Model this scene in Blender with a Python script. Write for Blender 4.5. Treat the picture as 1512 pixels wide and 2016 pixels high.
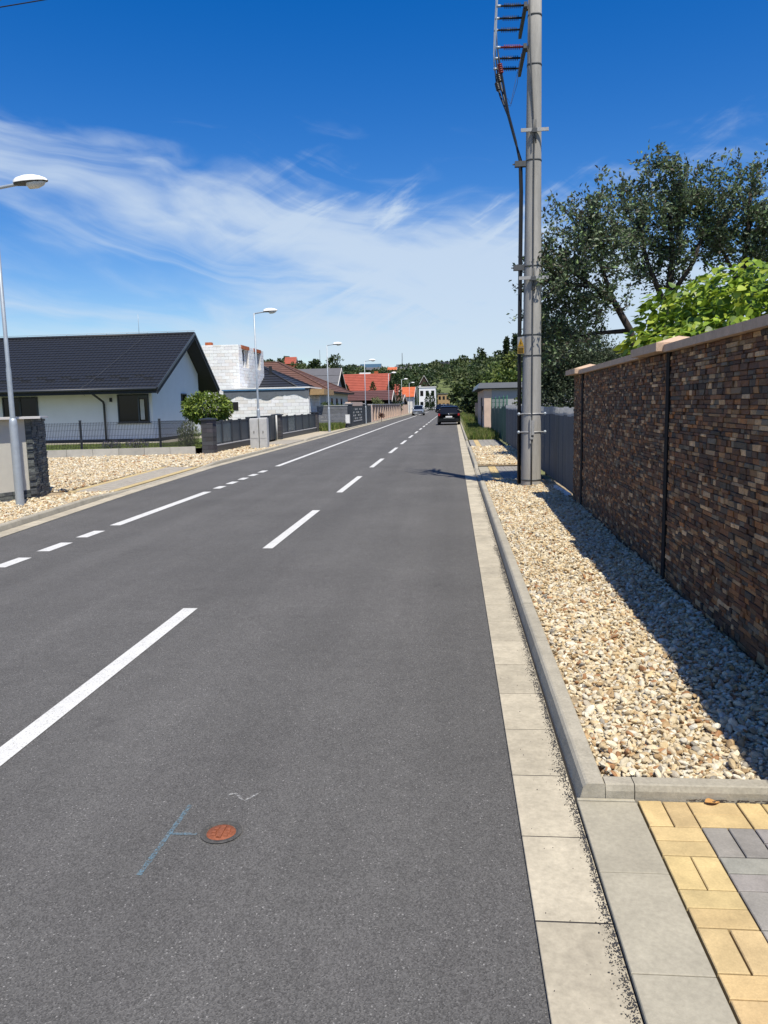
import bpy, bmesh, math, random
import numpy as np
from math import sin, cos, pi, radians, sqrt
from mathutils import Matrix, Vector

random.seed(7)
rng = np.random.default_rng(7)
scene = bpy.context.scene
for o in list(bpy.data.objects):
    bpy.data.objects.remove(o)

# ------------------------------------------------------------------ camera
cam_data = bpy.data.cameras.new('camera')
cam = bpy.data.objects.new('camera', cam_data)
scene.collection.objects.link(cam)
scene.camera = cam
cam_data.sensor_fit = 'VERTICAL'
cam_data.sensor_height = 36.0
cam_data.lens = 36.0 * 1520.0 / 2016.0
cam_data.clip_end = 3000
cam_data.clip_start = 0.05
RX = Vector((0.99580245, 0.08889799, -0.0217859))
UP = Vector((0.00926819, 0.13886256, 0.99026829))
BK = Vector((0.09105811, -0.98631351, 0.13745575))
mw = Matrix((RX, UP, BK)).transposed().to_4x4()
mw.translation = (0, 0, 1.70)
cam.matrix_world = mw

# ------------------------------------------------------------------ light
SUN = Vector((0.192, -0.403, 0.895)).normalized()      # towards the sun
SUN_EL = math.asin(SUN.z)
SUN_AZ = math.atan2(SUN.x, SUN.y)                       # from +Y, clockwise
sd = bpy.data.lights.new('sun', 'SUN')
sd.energy = 5.0
sd.angle = radians(0.53)
sd.color = (1.0, 0.935, 0.82)
so = bpy.data.objects.new('sun', sd)
so.rotation_euler = SUN.to_track_quat('Z', 'Y').to_euler()
scene.collection.objects.link(so)

scene.view_settings.view_transform = 'Standard'
scene.view_settings.look = 'None'
scene.view_settings.exposure = 0.35
scene.view_settings.gamma = 1.0
scene.view_settings.use_curve_mapping = False

world = bpy.data.worlds.new('World')
scene.world = world
world.use_nodes = True
nt = world.node_tree
nt.nodes.clear()

def build_world():
    L = nt.links.new
    def mth(op, a, b=None, c=None, clamp=False):
        n = nt.nodes.new('ShaderNodeMath'); n.operation = op; n.use_clamp = clamp
        for i, v in enumerate((a, b, c)):
            if v is None: continue
            if isinstance(v, (int, float)): n.inputs[i].default_value = v
            else: L(v, n.inputs[i])
        return n.outputs[0]
    def sstep(v, a, b):
        n = nt.nodes.new('ShaderNodeMapRange'); n.interpolation_type = 'SMOOTHSTEP'
        L(v, n.inputs[0]); n.inputs[1].default_value = a; n.inputs[2].default_value = b
        return n.outputs[0]
    def comb(x, y, z=0.0):
        n = nt.nodes.new('ShaderNodeCombineXYZ')
        for i, v in enumerate((x, y, z)):
            if isinstance(v, (int, float)): n.inputs[i].default_value = v
            else: L(v, n.inputs[i])
        return n.outputs[0]
    def noise(vec, scale, detail, rough, dist):
        n = nt.nodes.new('ShaderNodeTexNoise')
        L(vec, n.inputs['Vector']); n.inputs['Scale'].default_value = scale
        n.inputs['Detail'].default_value = detail; n.inputs['Roughness'].default_value = rough
        n.inputs['Distortion'].default_value = dist
        return n.outputs[0]
    sky = nt.nodes.new('ShaderNodeTexSky')
    sky.sky_type = 'NISHITA'; sky.sun_disc = False
    sky.sun_elevation = SUN_EL; sky.sun_rotation = SUN_AZ
    sky.air_density = 1.0; sky.dust_density = 0.4; sky.ozone_density = 2.5
    hs = nt.nodes.new('ShaderNodeHueSaturation')
    hs.inputs['Saturation'].default_value = 1.48; hs.inputs['Value'].default_value = 1.44; hs.inputs['Hue'].default_value = .514
    L(sky.outputs[0], hs.inputs['Color'])
    tc = nt.nodes.new('ShaderNodeTexCoord')
    sp = nt.nodes.new('ShaderNodeSeparateXYZ'); L(tc.outputs['Generated'], sp.inputs[0])
    x, y, z = sp.outputs
    hor = mth('SQRT', mth('ADD', mth('MULTIPLY', x, x), mth('MULTIPLY', y, y)))
    hor = mth('MAXIMUM', hor, 0.05)
    u = mth('DIVIDE', x, hor)
    v = mth('DIVIDE', z, hor)
    w = mth('DIVIDE', y, hor)
    # slow warp so that the streaks are not straight
    wz = noise(comb(u, v, w), 3.2, 3, .5, 0)
    wv = mth('MULTIPLY', mth('SUBTRACT', wz, .5), .13)
    s = mth('ADD', mth('SUBTRACT', v, mth('SUBTRACT', .186, mth('MULTIPLY', u, .20))), wv)
    fib = noise(comb(mth('MULTIPLY', u, 5.0), mth('MULTIPLY', s, 21.0), mth('MULTIPLY', w, 2.0)), 1.0, 8, .53, 1.1)
    # second set of streaks that fan the other way
    s2 = mth('SUBTRACT', v, mth('MULTIPLY', u, .55))
    fib2 = noise(comb(mth('MULTIPLY', u, 5.0), mth('MULTIPLY', s2, 26.0), mth('MULTIPLY', w, 2.0)), 1.0, 8, .6, .9)
    big = noise(comb(mth('MULTIPLY', u, 3.2), mth('MULTIPLY', v, 9.0), mth('MULTIPLY', w, 3.2)), 1.0, 4, .55, .3)
    e = mth('DIVIDE', s, .062)
    band = mth('POWER', 2.718, mth('MULTIPLY', mth('MULTIPLY', e, e), -1.0))
    e2 = mth('DIVIDE', mth('SUBTRACT', s, -.02), .15)
    halo = mth('POWER', 2.718, mth('MULTIPLY', mth('MULTIPLY', e2, e2), -1.0))
    right = mth('MULTIPLY', sstep(u, -.42, -.02), sstep(v, .30, .10))
    low = sstep(v, .185, .06)
    cover = mth('ADD', mth('MULTIPLY', band, .62), mth('MULTIPLY', low, .62))
    cover = mth('ADD', cover, mth('MULTIPLY', right, .26))
    cover = mth('ADD', cover, mth('MULTIPLY', halo, .20))
    dens = mth('ADD', mth('MULTIPLY', cover, .84), mth('MULTIPLY', mth('SUBTRACT', fib, .5), 1.10))
    dens = mth('ADD', dens, mth('MULTIPLY', mth('SUBTRACT', big, .5), .95))
    wis = mth('MULTIPLY', mth('MULTIPLY', sstep(fib2, .48, .78), sstep(v, .40, .30)), mth('MULTIPLY', sstep(u, -.35, -.05), .5))
    dens = mth('ADD', dens, mth('MULTIPLY', wis, mth('ADD', halo, .15)))
    dens = mth('SUBTRACT', dens, mth('MULTIPLY', sstep(v, .31, .44), .65))
    mask = sstep(dens, .10, .92)
    mask = mth('MULTIPLY', mask, .84)
    mix = nt.nodes.new('ShaderNodeMix'); mix.data_type = 'RGBA'
    L(mask, mix.inputs[0]); L(hs.outputs[0], mix.inputs[6])
    mix.inputs[7].default_value = (6.6, 7.8, 9.2, 1)
    bg = nt.nodes.new('ShaderNodeBackground'); bg.inputs['Strength'].default_value = 0.075
    L(mix.outputs[2], bg.inputs['Color'])
    out = nt.nodes.new('ShaderNodeOutputWorld'); L(bg.outputs[0], out.inputs['Surface'])
build_world()

# ------------------------------------------------------------------ helpers
COL = scene.collection
MATS = {}

def material(name, base=(.5, .5, .5), rough=.7, metal=0.0, var=.15, scale=6.0, bump=0.0, bscale=80.0,
             attr=False, spec=.3, translucent=0.0, stretch=(1, 1, 1), var2=0.0, scale2=60.0, coat=0.0, objrand=0.0):
    m = bpy.data.materials.new(name); m.use_nodes = True
    t = m.node_tree; L = t.links.new
    b = t.nodes['Principled BSDF']
    b.inputs['Roughness'].default_value = rough
    b.inputs['Metallic'].default_value = metal
    b.inputs['Specular IOR Level'].default_value = spec
    b.inputs['Coat Weight'].default_value = coat
    geo = t.nodes.new('ShaderNodeNewGeometry')
    mp = t.nodes.new('ShaderNodeMapping'); mp.inputs['Scale'].default_value = stretch
    L(geo.outputs['Position'], mp.inputs['Vector'])
    if attr:
        a = t.nodes.new('ShaderNodeAttribute'); a.attribute_name = 'Col'; colsock = a.outputs['Color']
    else:
        rgb = t.nodes.new('ShaderNodeRGB'); rgb.outputs[0].default_value = (*base, 1); colsock = rgb.outputs[0]
    def mulnoise(cs, sc, amount, detail=5):
        n = t.nodes.new('ShaderNodeTexNoise'); n.inputs['Scale'].default_value = sc
        n.inputs['Detail'].default_value = detail; n.inputs['Roughness'].default_value = .62
        L(mp.outputs[0], n.inputs['Vector'])
        mr = t.nodes.new('ShaderNodeMapRange')
        mr.inputs[1].default_value = .28; mr.inputs[2].default_value = .72
        mr.inputs[3].default_value = 1 - amount; mr.inputs[4].default_value = 1 + amount
        L(n.outputs[0], mr.inputs[0])
        mx = t.nodes.new('ShaderNodeVectorMath'); mx.operation = 'SCALE'
        L(cs, mx.inputs[0]); L(mr.outputs[0], mx.inputs['Scale'])
        return mx.outputs[0]
    if var > 0: colsock = mulnoise(colsock, scale, var)
    if var2 > 0: colsock = mulnoise(colsock, scale2, var2, 3)
    if objrand > 0:
        oi = t.nodes.new('ShaderNodeObjectInfo')
        mr = t.nodes.new('ShaderNodeMapRange'); mr.inputs[3].default_value = 1 - objrand; mr.inputs[4].default_value = 1 + objrand
        L(oi.outputs['Random'], mr.inputs[0])
        mx = t.nodes.new('ShaderNodeVectorMath'); mx.operation = 'SCALE'
        L(colsock, mx.inputs[0]); L(mr.outputs[0], mx.inputs['Scale']); colsock = mx.outputs[0]
    L(colsock, b.inputs['Base Color'])
    if bump > 0:
        n = t.nodes.new('ShaderNodeTexNoise'); n.inputs['Scale'].default_value = bscale; n.inputs['Detail'].default_value = 4
        L(mp.outputs[0], n.inputs['Vector'])
        bp = t.nodes.new('ShaderNodeBump'); bp.inputs['Strength'].default_value = bump; bp.inputs['Distance'].default_value = .01
        L(n.outputs[0], bp.inputs['Height']); L(bp.outputs[0], b.inputs['Normal'])
    if translucent > 0:
        tr = t.nodes.new('ShaderNodeBsdfTranslucent'); L(colsock, tr.inputs['Color'])
        ms = t.nodes.new('ShaderNodeMixShader'); ms.inputs[0].default_value = translucent
        L(b.outputs[0], ms.inputs[1]); L(tr.outputs[0], ms.inputs[2])
        L(ms.outputs[0], t.nodes['Material Output'].inputs['Surface'])
    MATS[name] = m
    return m

class MB:
    """collects shapes in world coordinates; becomes one mesh"""
    def __init__(s): s.v = []; s.f = []; s.c = []; s.sm = []
    def add(s, V, F, col=None, smooth=False):
        n = len(s.v); s.v.extend([tuple(p) for p in V])
        s.f.extend([tuple(i + n for i in f) for f in F]); s.sm.extend([smooth] * len(F))
        s.c.extend([tuple(col) if col is not None else (1, 1, 1)] * len(V)); return s
    def box(s, x0, x1, y0, y1, z0, z1, col=None):
        V = [(x0, y0, z0), (x1, y0, z0), (x1, y1, z0), (x0, y1, z0), (x0, y0, z1), (x1, y0, z1), (x1, y1, z1), (x0, y1, z1)]
        F = [(3, 2, 1, 0), (4, 5, 6, 7), (0, 1, 5, 4), (1, 2, 6, 5), (2, 3, 7, 6), (3, 0, 4, 7)]
        return s.add(V, F, col)
    def cbox(s, o, A, B, N, a0, a1, b0, b1, n0, n1, c=.004, col=None, jit=0.0):
        """box in the frame (o; A, B, N) whose face at n1 has chamfered edges"""
        o, A, B, N = (np.array(q, float) for q in (o, A, B, N))
        R = [(a0, b0), (a1, b0), (a1, b1), (a0, b1)]
        I = [(a0 + c, b0 + c), (a1 - c, b0 + c), (a1 - c, b1 - c), (a0 + c, b1 - c)]
        j = lambda: random.uniform(-jit, jit)
        V = [o + A * a + B * b + N * n0 for a, b in R] + [o + A * a + B * b + N * (n1 - c) for a, b in R] + \
            [o + A * a + B * b + N * (n1 + j()) for a, b in I]
        F = []
        for k in range(4):
            q = (k + 1) % 4
            F += [(k, q, q + 4, k + 4), (k + 4, q + 4, q + 8, k + 8)]
        F.append((8, 9, 10, 11))
        if np.dot(np.cross(A, B), N) < 0: F = [tuple(reversed(f)) for f in F]
        return s.add(V, F, col)
    def prism(s, poly, d0, d1, axis='y', col=None):
        """poly (a,b) extruded along axis between d0 and d1"""
        n = len(poly)
        def P(a, b, d): return {'y': (a, d, b), 'x': (d, a, b), 'z': (a, b, d)}[axis]
        V = [P(a, b, d0) for a, b in poly] + [P(a, b, d1) for a, b in poly]
        F = [tuple(range(n)), tuple(range(2 * n - 1, n - 1, -1))]
        F += [((k + 1) % n, k, k + n, (k + 1) % n + n) for k in range(n)]
        return s.add(V, F, col)
    def tube(s, pts, rad, n=8, col=None, cap=True):
        P = [Vector(p) for p in pts]
        if not hasattr(rad, '__len__'): rad = [rad] * len(P)
        V = []; F = []; prev = None
        for i, p in enumerate(P):
            t = (P[min(i + 1, len(P) - 1)] - P[max(i - 1, 0)])
            if t.length < 1e-9: t = Vector((0, 0, 1))
            t.normalize()
            if prev is None:
                a = t.cross(Vector((0, 0, 1)) if abs(t.z) < .9 else Vector((1, 0, 0))).normalized()
            else:
                a = prev - t * prev.dot(t)
                a = a.normalized() if a.length > 1e-6 else t.orthogonal().normalized()
            prev = a; b = t.cross(a)
            for k in range(n):
                g = 2 * pi * k / n
                V.append(p + (a * cos(g) + b * sin(g)) * rad[i])
        for i in range(len(P) - 1):
            for k in range(n):
                q = (k + 1) % n
                F.append((i * n + k, i * n + q, (i + 1) * n + q, (i + 1) * n + k))
        if cap:
            F.append(tuple(range(n - 1, -1, -1))); F.append(tuple((len(P) - 1) * n + k for k in range(n)))
        return s.add(V, F, col, True)
    def lathe(s, cx, cy, prof, n=16, col=None):
        V = []; F = []
        for r, z in prof:
            for k in range(n): V.append((cx + r * cos(2 * pi * k / n), cy + r * sin(2 * pi * k / n), z))
        for i in range(len(prof) - 1):
            for k in range(n):
                q = (k + 1) % n; F.append((i * n + k, i * n + q, (i + 1) * n + q, (i + 1) * n + k))
        return s.add(V, F, col, True)
    def build(s, name, mat, parent=None, kind=None, label=None):
        return mk(name, np.array(s.v, dtype=np.float64).reshape(-1, 3), s.f, mat, parent, kind, np.array(s.c), s.sm, label)

def mk(name, V, F, mat, parent=None, kind=None, col=None, smooth=None, label=None):
    me = bpy.data.meshes.new(name)
    V = np.asarray(V, dtype=np.float64)
    off = np.zeros(3)
    p = parent
    while p is not None:
        off += np.array(p.location); p = p.parent
    loc = np.zeros(3)
    if parent is None and kind is None:
        loc = np.array([(V[:, 0].min() + V[:, 0].max()) / 2, (V[:, 1].min() + V[:, 1].max()) / 2, V[:, 2].min()])
    VV = V - off - loc
    if isinstance(F, np.ndarray):
        k = F.shape[1]
        me.vertices.add(len(VV)); me.vertices.foreach_set('co', VV.ravel().astype(np.float32))
        me.loops.add(F.size); me.loops.foreach_set('vertex_index', F.ravel().astype(np.int32))
        me.polygons.add(len(F)); me.polygons.foreach_set('loop_start', np.arange(0, F.size, k, dtype=np.int32))
        me.update(calc_edges=True)
    else:
        me.from_pydata(VV.tolist(), [], F)
    if smooth is not None:
        sm = np.array(smooth if hasattr(smooth, '__len__') else [smooth] * len(me.polygons), dtype=bool)
        me.polygons.foreach_set('use_smooth', sm)
    if col is not None:
        a = me.color_attributes.new('Col', 'FLOAT_COLOR', 'POINT')
        c4 = np.ones((len(V), 4), dtype=np.float32); c4[:, :3] = col
        a.data.foreach_set('color', c4.ravel())
    me.materials.append(MATS[mat] if isinstance(mat, str) else mat)
    me.validate()
    o = bpy.data.objects.new(name, me)
    COL.objects.link(o)
    o.location = loc
    if parent is not None: o.parent = parent
    if kind: o['kind'] = kind
    if label: o['label'] = label
    return o

def thing(name, loc, label, cat, group=None):
    o = bpy.data.objects.new(name, None); COL.objects.link(o)
    o.empty_display_size = .3
    o.location = loc; o['label'] = label; o['category'] = cat
    if group: o['group'] = group
    return o

def tag(o, label, cat, group=None):
    o['label'] = label; o['category'] = cat
    if group: o['group'] = group
    return o

def dup(root, loc, label, rotz=0.0, scale=1.0):
    r = root.copy(); COL.objects.link(r); r.location = loc; r['label'] = label
    r.rotation_euler = (0, 0, rotz); r.scale = (scale,) * 3
    def rec(src, dst):
        for ch in list(src.children):
            c = ch.copy(); COL.objects.link(c); c.parent = dst
            rec(ch, c)
    rec(root, r)
    return r

def pieces(name, items, mat, parent, limit=300, rest='rest'):
    """items: (distance, MB). The nearest become objects of their own, the others one part"""
    items = sorted(items, key=lambda t: t[0])
    for d, m in items[:limit]: m.build(name, mat, parent)
    if len(items) > limit:
        mb = MB()
        for d, m in items[limit:]:
            n = len(mb.v); mb.v += m.v; mb.c += m.c; mb.sm += m.sm
            mb.f += [tuple(i + n for i in f) for f in m.f]
        mb.build(rest, mat, parent, kind='stuff')

def jit(c, a=.12):
    k = random.uniform(1 - a, 1 + a)
    return tuple(max(0, x * k * random.uniform(1 - a * .25, 1 + a * .25)) for x in c)

# ------------------------------------------------------------------ materials
def asphalt_material():
    m = bpy.data.materials.new('asphalt'); m.use_nodes = True
    t = m.node_tree; L = t.links.new; b = t.nodes['Principled BSDF']
    b.inputs['Roughness'].default_value = .88; b.inputs['Specular IOR Level'].default_value = .25
    g = t.nodes.new('ShaderNodeNewGeometry')
    def noise(sc, det=5, rough=.6, st=None):
        n = t.nodes.new('ShaderNodeTexNoise'); n.inputs['Scale'].default_value = sc
        n.inputs['Detail'].default_value = det; n.inputs['Roughness'].default_value = rough
        if st:
            mp = t.nodes.new('ShaderNodeMapping'); mp.inputs['Scale'].default_value = st
            L(g.outputs['Position'], mp.inputs[0]); L(mp.outputs[0], n.inputs['Vector'])
        else: L(g.outputs['Position'], n.inputs['Vector'])
        return n.outputs[0]
    def mr(s, a, b_, c, d):
        n = t.nodes.new('ShaderNodeMapRange'); L(s, n.inputs[0])
        for i, q in enumerate((a, b_, c, d)): n.inputs[i + 1].default_value = q
        return n.outputs[0]
    def mul(a, b_):
        n = t.nodes.new('ShaderNodeMath'); n.operation = 'MULTIPLY'
        for i, q in enumerate((a, b_)):
            if isinstance(q, float): n.inputs[i].default_value = q
            else: L(q, n.inputs[i])
        return n.outputs[0]
    vo = t.nodes.new('ShaderNodeTexVoronoi'); vo.inputs['Scale'].default_value = 210
    L(g.outputs['Position'], vo.inputs['Vector'])
    sep = t.nodes.new('ShaderNodeSeparateColor'); L(vo.outputs['Color'], sep.inputs[0])
    speck = mr(sep.outputs[0], .978, .988, 1.0, 2.1)
    grit = mr(sep.outputs[1], 0., 1., .62, 1.38)
    big = mr(noise(.6, 5, .65), .3, .7, .88, 1.10)
    lane = mr(noise(1.0, 4, .55, (1.5, .05, 1)), .3, .7, .86, 1.10)
    mid = mr(noise(9., 6, .7), .3, .7, .92, 1.08)
    patch = mr(noise(2.2, 5, .7), .62, .74, 1.0, .80)
    v = mul(mul(mul(mul(mul(mul(speck, grit), big), lane), mid), patch), .100)
    cc = t.nodes.new('ShaderNodeCombineColor')
    L(v, cc.inputs[0]); L(mul(v, .975), cc.inputs[1]); L(mul(v, .925), cc.inputs[2])
    L(cc.outputs[0], b.inputs['Base Color'])
    bp = t.nodes.new('ShaderNodeBump'); bp.inputs['Strength'].default_value = .55; bp.inputs['Distance'].default_value = .006
    L(vo.outputs['Distance'], bp.inputs['Height']); L(bp.outputs[0], b.inputs['Normal'])
    MATS['asphalt'] = m

def paint_material(name, base, lo, hi, scale, rough=.7):
    """worn paint: the asphalt shows through holes"""
    m = material(name, base, rough, var=.08, scale=5, var2=.14, scale2=160)
    t = m.node_tree; L = t.links.new
    g = t.nodes.new('ShaderNodeNewGeometry')
    n = t.nodes.new('ShaderNodeTexNoise'); n.inputs['Scale'].default_value = scale; n.inputs['Detail'].default_value = 8
    n.inputs['Roughness'].default_value = .75
    L(g.outputs['Position'], n.inputs['Vector'])
    mr = t.nodes.new('ShaderNodeMapRange'); mr.inputs[1].default_value = lo; mr.inputs[2].default_value = hi
    L(n.outputs[0], mr.inputs[0])
    L(mr.outputs[0], t.nodes['Principled BSDF'].inputs['Alpha'])

asphalt_material()
paint_material('road_paint', (.56, .56, .53), .30, .45, 85)
paint_material('chalk_blue', (.16, .30, .39), .42, .78, 95)
paint_material('chalk_white', (.48, .48, .46), .40, .72, 95)
material('gutter', (.385, .345, .26), .85, var=.17, scale=4.5, var2=.14, scale2=45, bump=.15, bscale=220, objrand=.11)
material('slab', (.32, .295, .228), .85, var=.14, scale=4, var2=.11, scale2=60, bump=.15, bscale=220, objrand=.06)
material('kerb', (.325, .30, .238), .85, var=.17, scale=6, var2=.15, scale2=80, bump=.2, bscale=200, objrand=.05)
material('paver', attr=True, rough=.85, var=.17, scale=11, var2=.10, scale2=110, bump=.2, bscale=260)
material('edging', (.40, .385, .34), .9, var=.12, scale=4, objrand=.10)
material('joint', (.035, .032, .03), .95, var=.3, scale=40)
material('pebble', attr=True, rough=.62, var=.16, scale=45, var2=.10, scale2=220, bump=.25, bscale=150, spec=.35)
material('gravel_bed', (.30, .235, .15), .95, var=.35, scale=25, var2=.4, scale2=90, bump=.8, bscale=60)
material('crumb', (.045, .045, .048), .9, var=.3, scale=60)
material('dirt', (.13, .105, .07), .95, var=.3, scale=8)
material('stone', attr=True, rough=.72, var=.30, scale=26, var2=.22, scale2=120, bump=.7, bscale=90, spec=.4)
material('mortar', (.012, .011, .010), .95, var=.2)
material('coping', (.52, .37, .255), .8, var=.14, scale=9, var2=.10, scale2=60, bump=.25, bscale=120)
material('concrete', (.315, .305, .28), .85, var=.20, scale=7, stretch=(1, 1, .12), var2=.08, scale2=60, bump=.2, bscale=150)
material('galvanised', (.36, .40, .43), .5, metal=.35, var=.10, scale=8)
material('galvanised_dark', (.085, .09, .092), .6, metal=.3, var=.15, scale=10)
material('black_rubber', (.016, .017, .019), .45, var=.15, scale=20)
material('insulator_black', (.02, .019, .02), .35, var=.1)
material('insulator_red', (.16, .022, .018), .38, var=.15, scale=30)
material('steel_bracket', (.34, .34, .33), .6, metal=.3, var=.2, scale=30)
material('sign_yellow', (.42, .235, .02), .5, var=.12, scale=20)
material('sign_black', (.015, .015, .015), .6, var=0)
material('sign_white', (.72, .72, .70), .5, var=.06)
material('lamp_white', (.80, .80, .77), .4, var=.05, scale=10)
material('lamp_glass', (.62, .62, .58), .15, var=.05, spec=.6)
material('render_white', (.74, .75, .76), .9, var=.03, scale=2, bump=.1, bscale=200)
material('render_grey', (.33, .335, .345), .9, var=.05, scale=2)
material('render_cream', (.52, .50, .43), .9, var=.06, scale=3, bump=.15, bscale=200)
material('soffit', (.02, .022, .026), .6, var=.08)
material('roof_anthracite', (.017, .019, .023), .5, var=.15, scale=6, spec=.3)
material('roof_black', (.024, .026, .032), .5, var=.15, scale=3)
material('roof_brown', (.13, .068, .05), .75, var=.18, scale=2)
material('roof_grey', (.105, .105, .112), .75, var=.10, scale=2)
material('roof_red', (.30, .072, .045), .75, var=.14, scale=1.5)
material('roof_maroon', (.10, .048, .044), .75, var=.10, scale=1.5)
material('roof_orange', (.50, .13, .05), .75, var=.14, scale=1.5)
material('roof_blue', (.05, .10, .15), .5, var=.08)
material('glass_dark', (.005, .006, .008), .06, var=0, spec=.28)
material('glass_milk', (.085, .11, .125), .22, var=.15, scale=3, spec=.6)
material('anthracite', (.030, .036, .046), .45, var=.08, scale=5, spec=.4)
material('anthracite_panel', (.040, .052, .068), .35, var=.10, scale=3, spec=.5)
material('block_pillar', attr=True, rough=.9, var=.20, scale=30, bump=.5, bscale=90)
material('aac', attr=True, rough=.95, var=.06, scale=6, var2=.05, scale2=40)
material('membrane', (.12, .135, .15), .8, var=.15, scale=4)
material('foil_blue', (.14, .33, .55), .4, var=.15, scale=5)
material('plank', (.15, .155, .165), .8, var=.2, scale=3, objrand=.15)
material('wood', (.36, .24, .12), .8, var=.2, scale=6)
material('lintel', (.40, .115, .045), .85, var=.15, scale=8)
material('plastic_grey', (.46, .46, .44), .6, var=.10, scale=6)
material('wire', (.02, .021, .023), .5, var=0)
material('sheet_grey', (.105, .125, .15), .45, metal=.25, var=.14, scale=3, stretch=(1, 1, .3), objrand=.10)
material('sheet_pale', (.40, .41, .42), .5, metal=.25, var=.12, scale=3)
material('tarpaulin_green', (.012, .075, .052), .6, var=.25, scale=3)
material('peach', (.56, .42, .33), .9, var=.10, scale=3)
material('wood_brown', (.055, .034, .024), .8, var=.2, scale=5)
material('grass', attr=True, rough=.8, var=.2, scale=2, translucent=.25)
material('leaf', attr=True, rough=.55, var=.12, scale=3, translucent=.22, spec=.35)
material('leaf_gloss', attr=True, rough=.42, var=.10, scale=6, translucent=.28, spec=.4)
material('bark', (.045, .036, .030), .9, var=.3, scale=14, bump=.6, bscale=40)
material('lawn', (.10, .13, .035), .95, var=.25, scale=2, var2=.3, scale2=30)
material('ground', (.115, .12, .05), .95, var=.3, scale=.3, var2=.25, scale2=4)
material('hill', (.105, .13, .045), .95, var=.35, scale=.06, var2=.25, scale2=.6)
material('rust', (.25, .085, .042), .7, var=.25, scale=70, metal=.2, bump=.4, bscale=130)
material('iron_ring', (.072, .070, .066), .9, var=.35, scale=60, var2=.3, scale2=200, bump=.6, bscale=150)
material('car_black', (.006, .007, .008), .32, var=0, spec=.35, coat=.15)
material('car_silver', (.34, .37, .39), .28, metal=.5, var=0, coat=.6)
material('car_glass', (.006, .007, .009), .05, var=0, spec=.4)
material('tyre', (.016, .016, .016), .85, var=.1)
material('chrome', (.72, .72, .72), .15, metal=1.0, var=0)
material('tail_red', (.32, .012, .012), .2, var=0, spec=.6)
material('head_clear', (.62, .66, .68), .1, var=0, spec=.7)
material('render_plain', (.62, .60, .56), .9, var=.06, scale=2)
material('dry_leaf', (.42, .22, .07), .7, var=.2, scale=60)

# ------------------------------------------------------------------ ground, hill, road
def hill_z(x, y):
    t = min(max((y - 235) / 190.0, 0), 1); t = t * t * (3 - 2 * t)
    r = 19.0 + 4.5 * max(0, min(1, (-x - 40) / 50.0)) + 1.6 * sin(x / 47.0 + .6) + 1.2 * sin(x / 19.0 + y / 60.0)
    r += 7.0 * max(0, min(1, (x - 20) / 90.0))
    return t * r

def build_ground():
    mb = MB()
    mb.add([(-900, -60, -.03), (900, -60, -.03), (900, 236, -.03), (-900, 236, -.03)], [(0, 1, 2, 3)])
    mb.build('ground', 'ground', kind='structure')
    nx, ny = 90, 44
    V = []; F = []
    for j in range(ny + 1):
        for i in range(nx + 1):
            x = -420 + 840 * i / nx; y = 234.5 + (700 - 234.5) * (j / ny) ** 1.5
            V.append((x, y, hill_z(x, y) - .04))
    for j in range(ny):
        for i in range(nx):
            a = j * (nx + 1) + i; F.append((a, a + 1, a + nx + 2, a + nx + 1))
    mk('hill', V, F, 'hill', kind='structure', smooth=True)
build_ground()

LEFT = [(-4, -5.55), (5, -6.0), (10, -6.22), (15.3, -6.62), (22, -6.95), (32, -7.02), (58, -7.35), (120, -7.5), (234, -7.6)]
def left_x(y):
    for (y0, x0), (y1, x1) in zip(LEFT, LEFT[1:]):
        if y <= y1: return x0 + (x1 - x0) * (y - y0) / (y1 - y0)
    return LEFT[-1][1]
def line_x(y): return -5.06 - .42 * min(max((y - 14) / 60, 0), 1)

road = None
def build_road():
    global road
    mb = MB(); V = []; F = []
    ys = [-4, 0, 5, 10, 15.3, 22, 32, 58, 120, 234]
    for y in ys: V += [(left_x(y), y, 0), (.252, y, 0)]
    for k in range(len(ys) - 1): F.append((2 * k, 2 * k + 1, 2 * k + 3, 2 * k + 2))
    road = mk('road', V, F, 'asphalt', kind='structure')
    def dash(x0, x1, y0, y1, w, name='road_marking', skew=0):
        m = MB()
        m.add([(x0 - w / 2, y0, .004), (x0 + w / 2, y0, .004), (x1 + w / 2, y1, .004), (x1 - w / 2, y1, .004)], [(0, 1, 2, 3)])
        m.build(name, 'road_paint', road)
    cs = [(3.05, 6.29), (9.07, 12.46), (15.05, 18.5), (21.1, 24.5), (27.3, 30.7)]
    y = 33.4
    while y < 140: cs.append((y, y + 3.3)); y += 6.1
    cs.insert(0, (-3.0, .3))
    for a, b in cs: dash(-2.27, -2.27, a, b, .125)
    ld = [(6.1, 6.7), (7.1, 7.65), (8.0, 8.55), (8.95, 9.55), (9.95, 10.5), (11.0, 15.45), (16.05, 16.55), (17.0, 17.55), (18.0, 18.5), (18.95, 19.5), (19.95, 20.55)]
    for a, b in ld: dash(line_x(a), line_x(b), a, b, .165)
    yy = 22.0
    while yy < 170:
        dash(line_x(yy), line_x(yy + 8), yy, yy + 8 - .02, .15, 'edge_line'); yy += 8
build_road()

def spray(name, pts, w, mat, label, cat):
    """a thin sprayed line on the road, broad at its ends"""
    m = MB(); V = []; F = []
    for i, (x, y) in enumerate(pts):
        a = pts[max(i - 1, 0)]; b = pts[min(i + 1, len(pts) - 1)]
        d = Vector((b[0] - a[0], b[1] - a[1])).normalized(); n = Vector((-d.y, d.x))
        ww = w * random.uniform(.75, 1.25)
        V += [(x + n.x * ww, y + n.y * ww, .004), (x - n.x * ww, y - n.y * ww, .004)]
    for i in range(len(pts) - 1): F.append((2 * i, 2 * i + 1, 2 * i + 3, 2 * i + 2))
    m.add(V, F)
    return m

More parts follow.
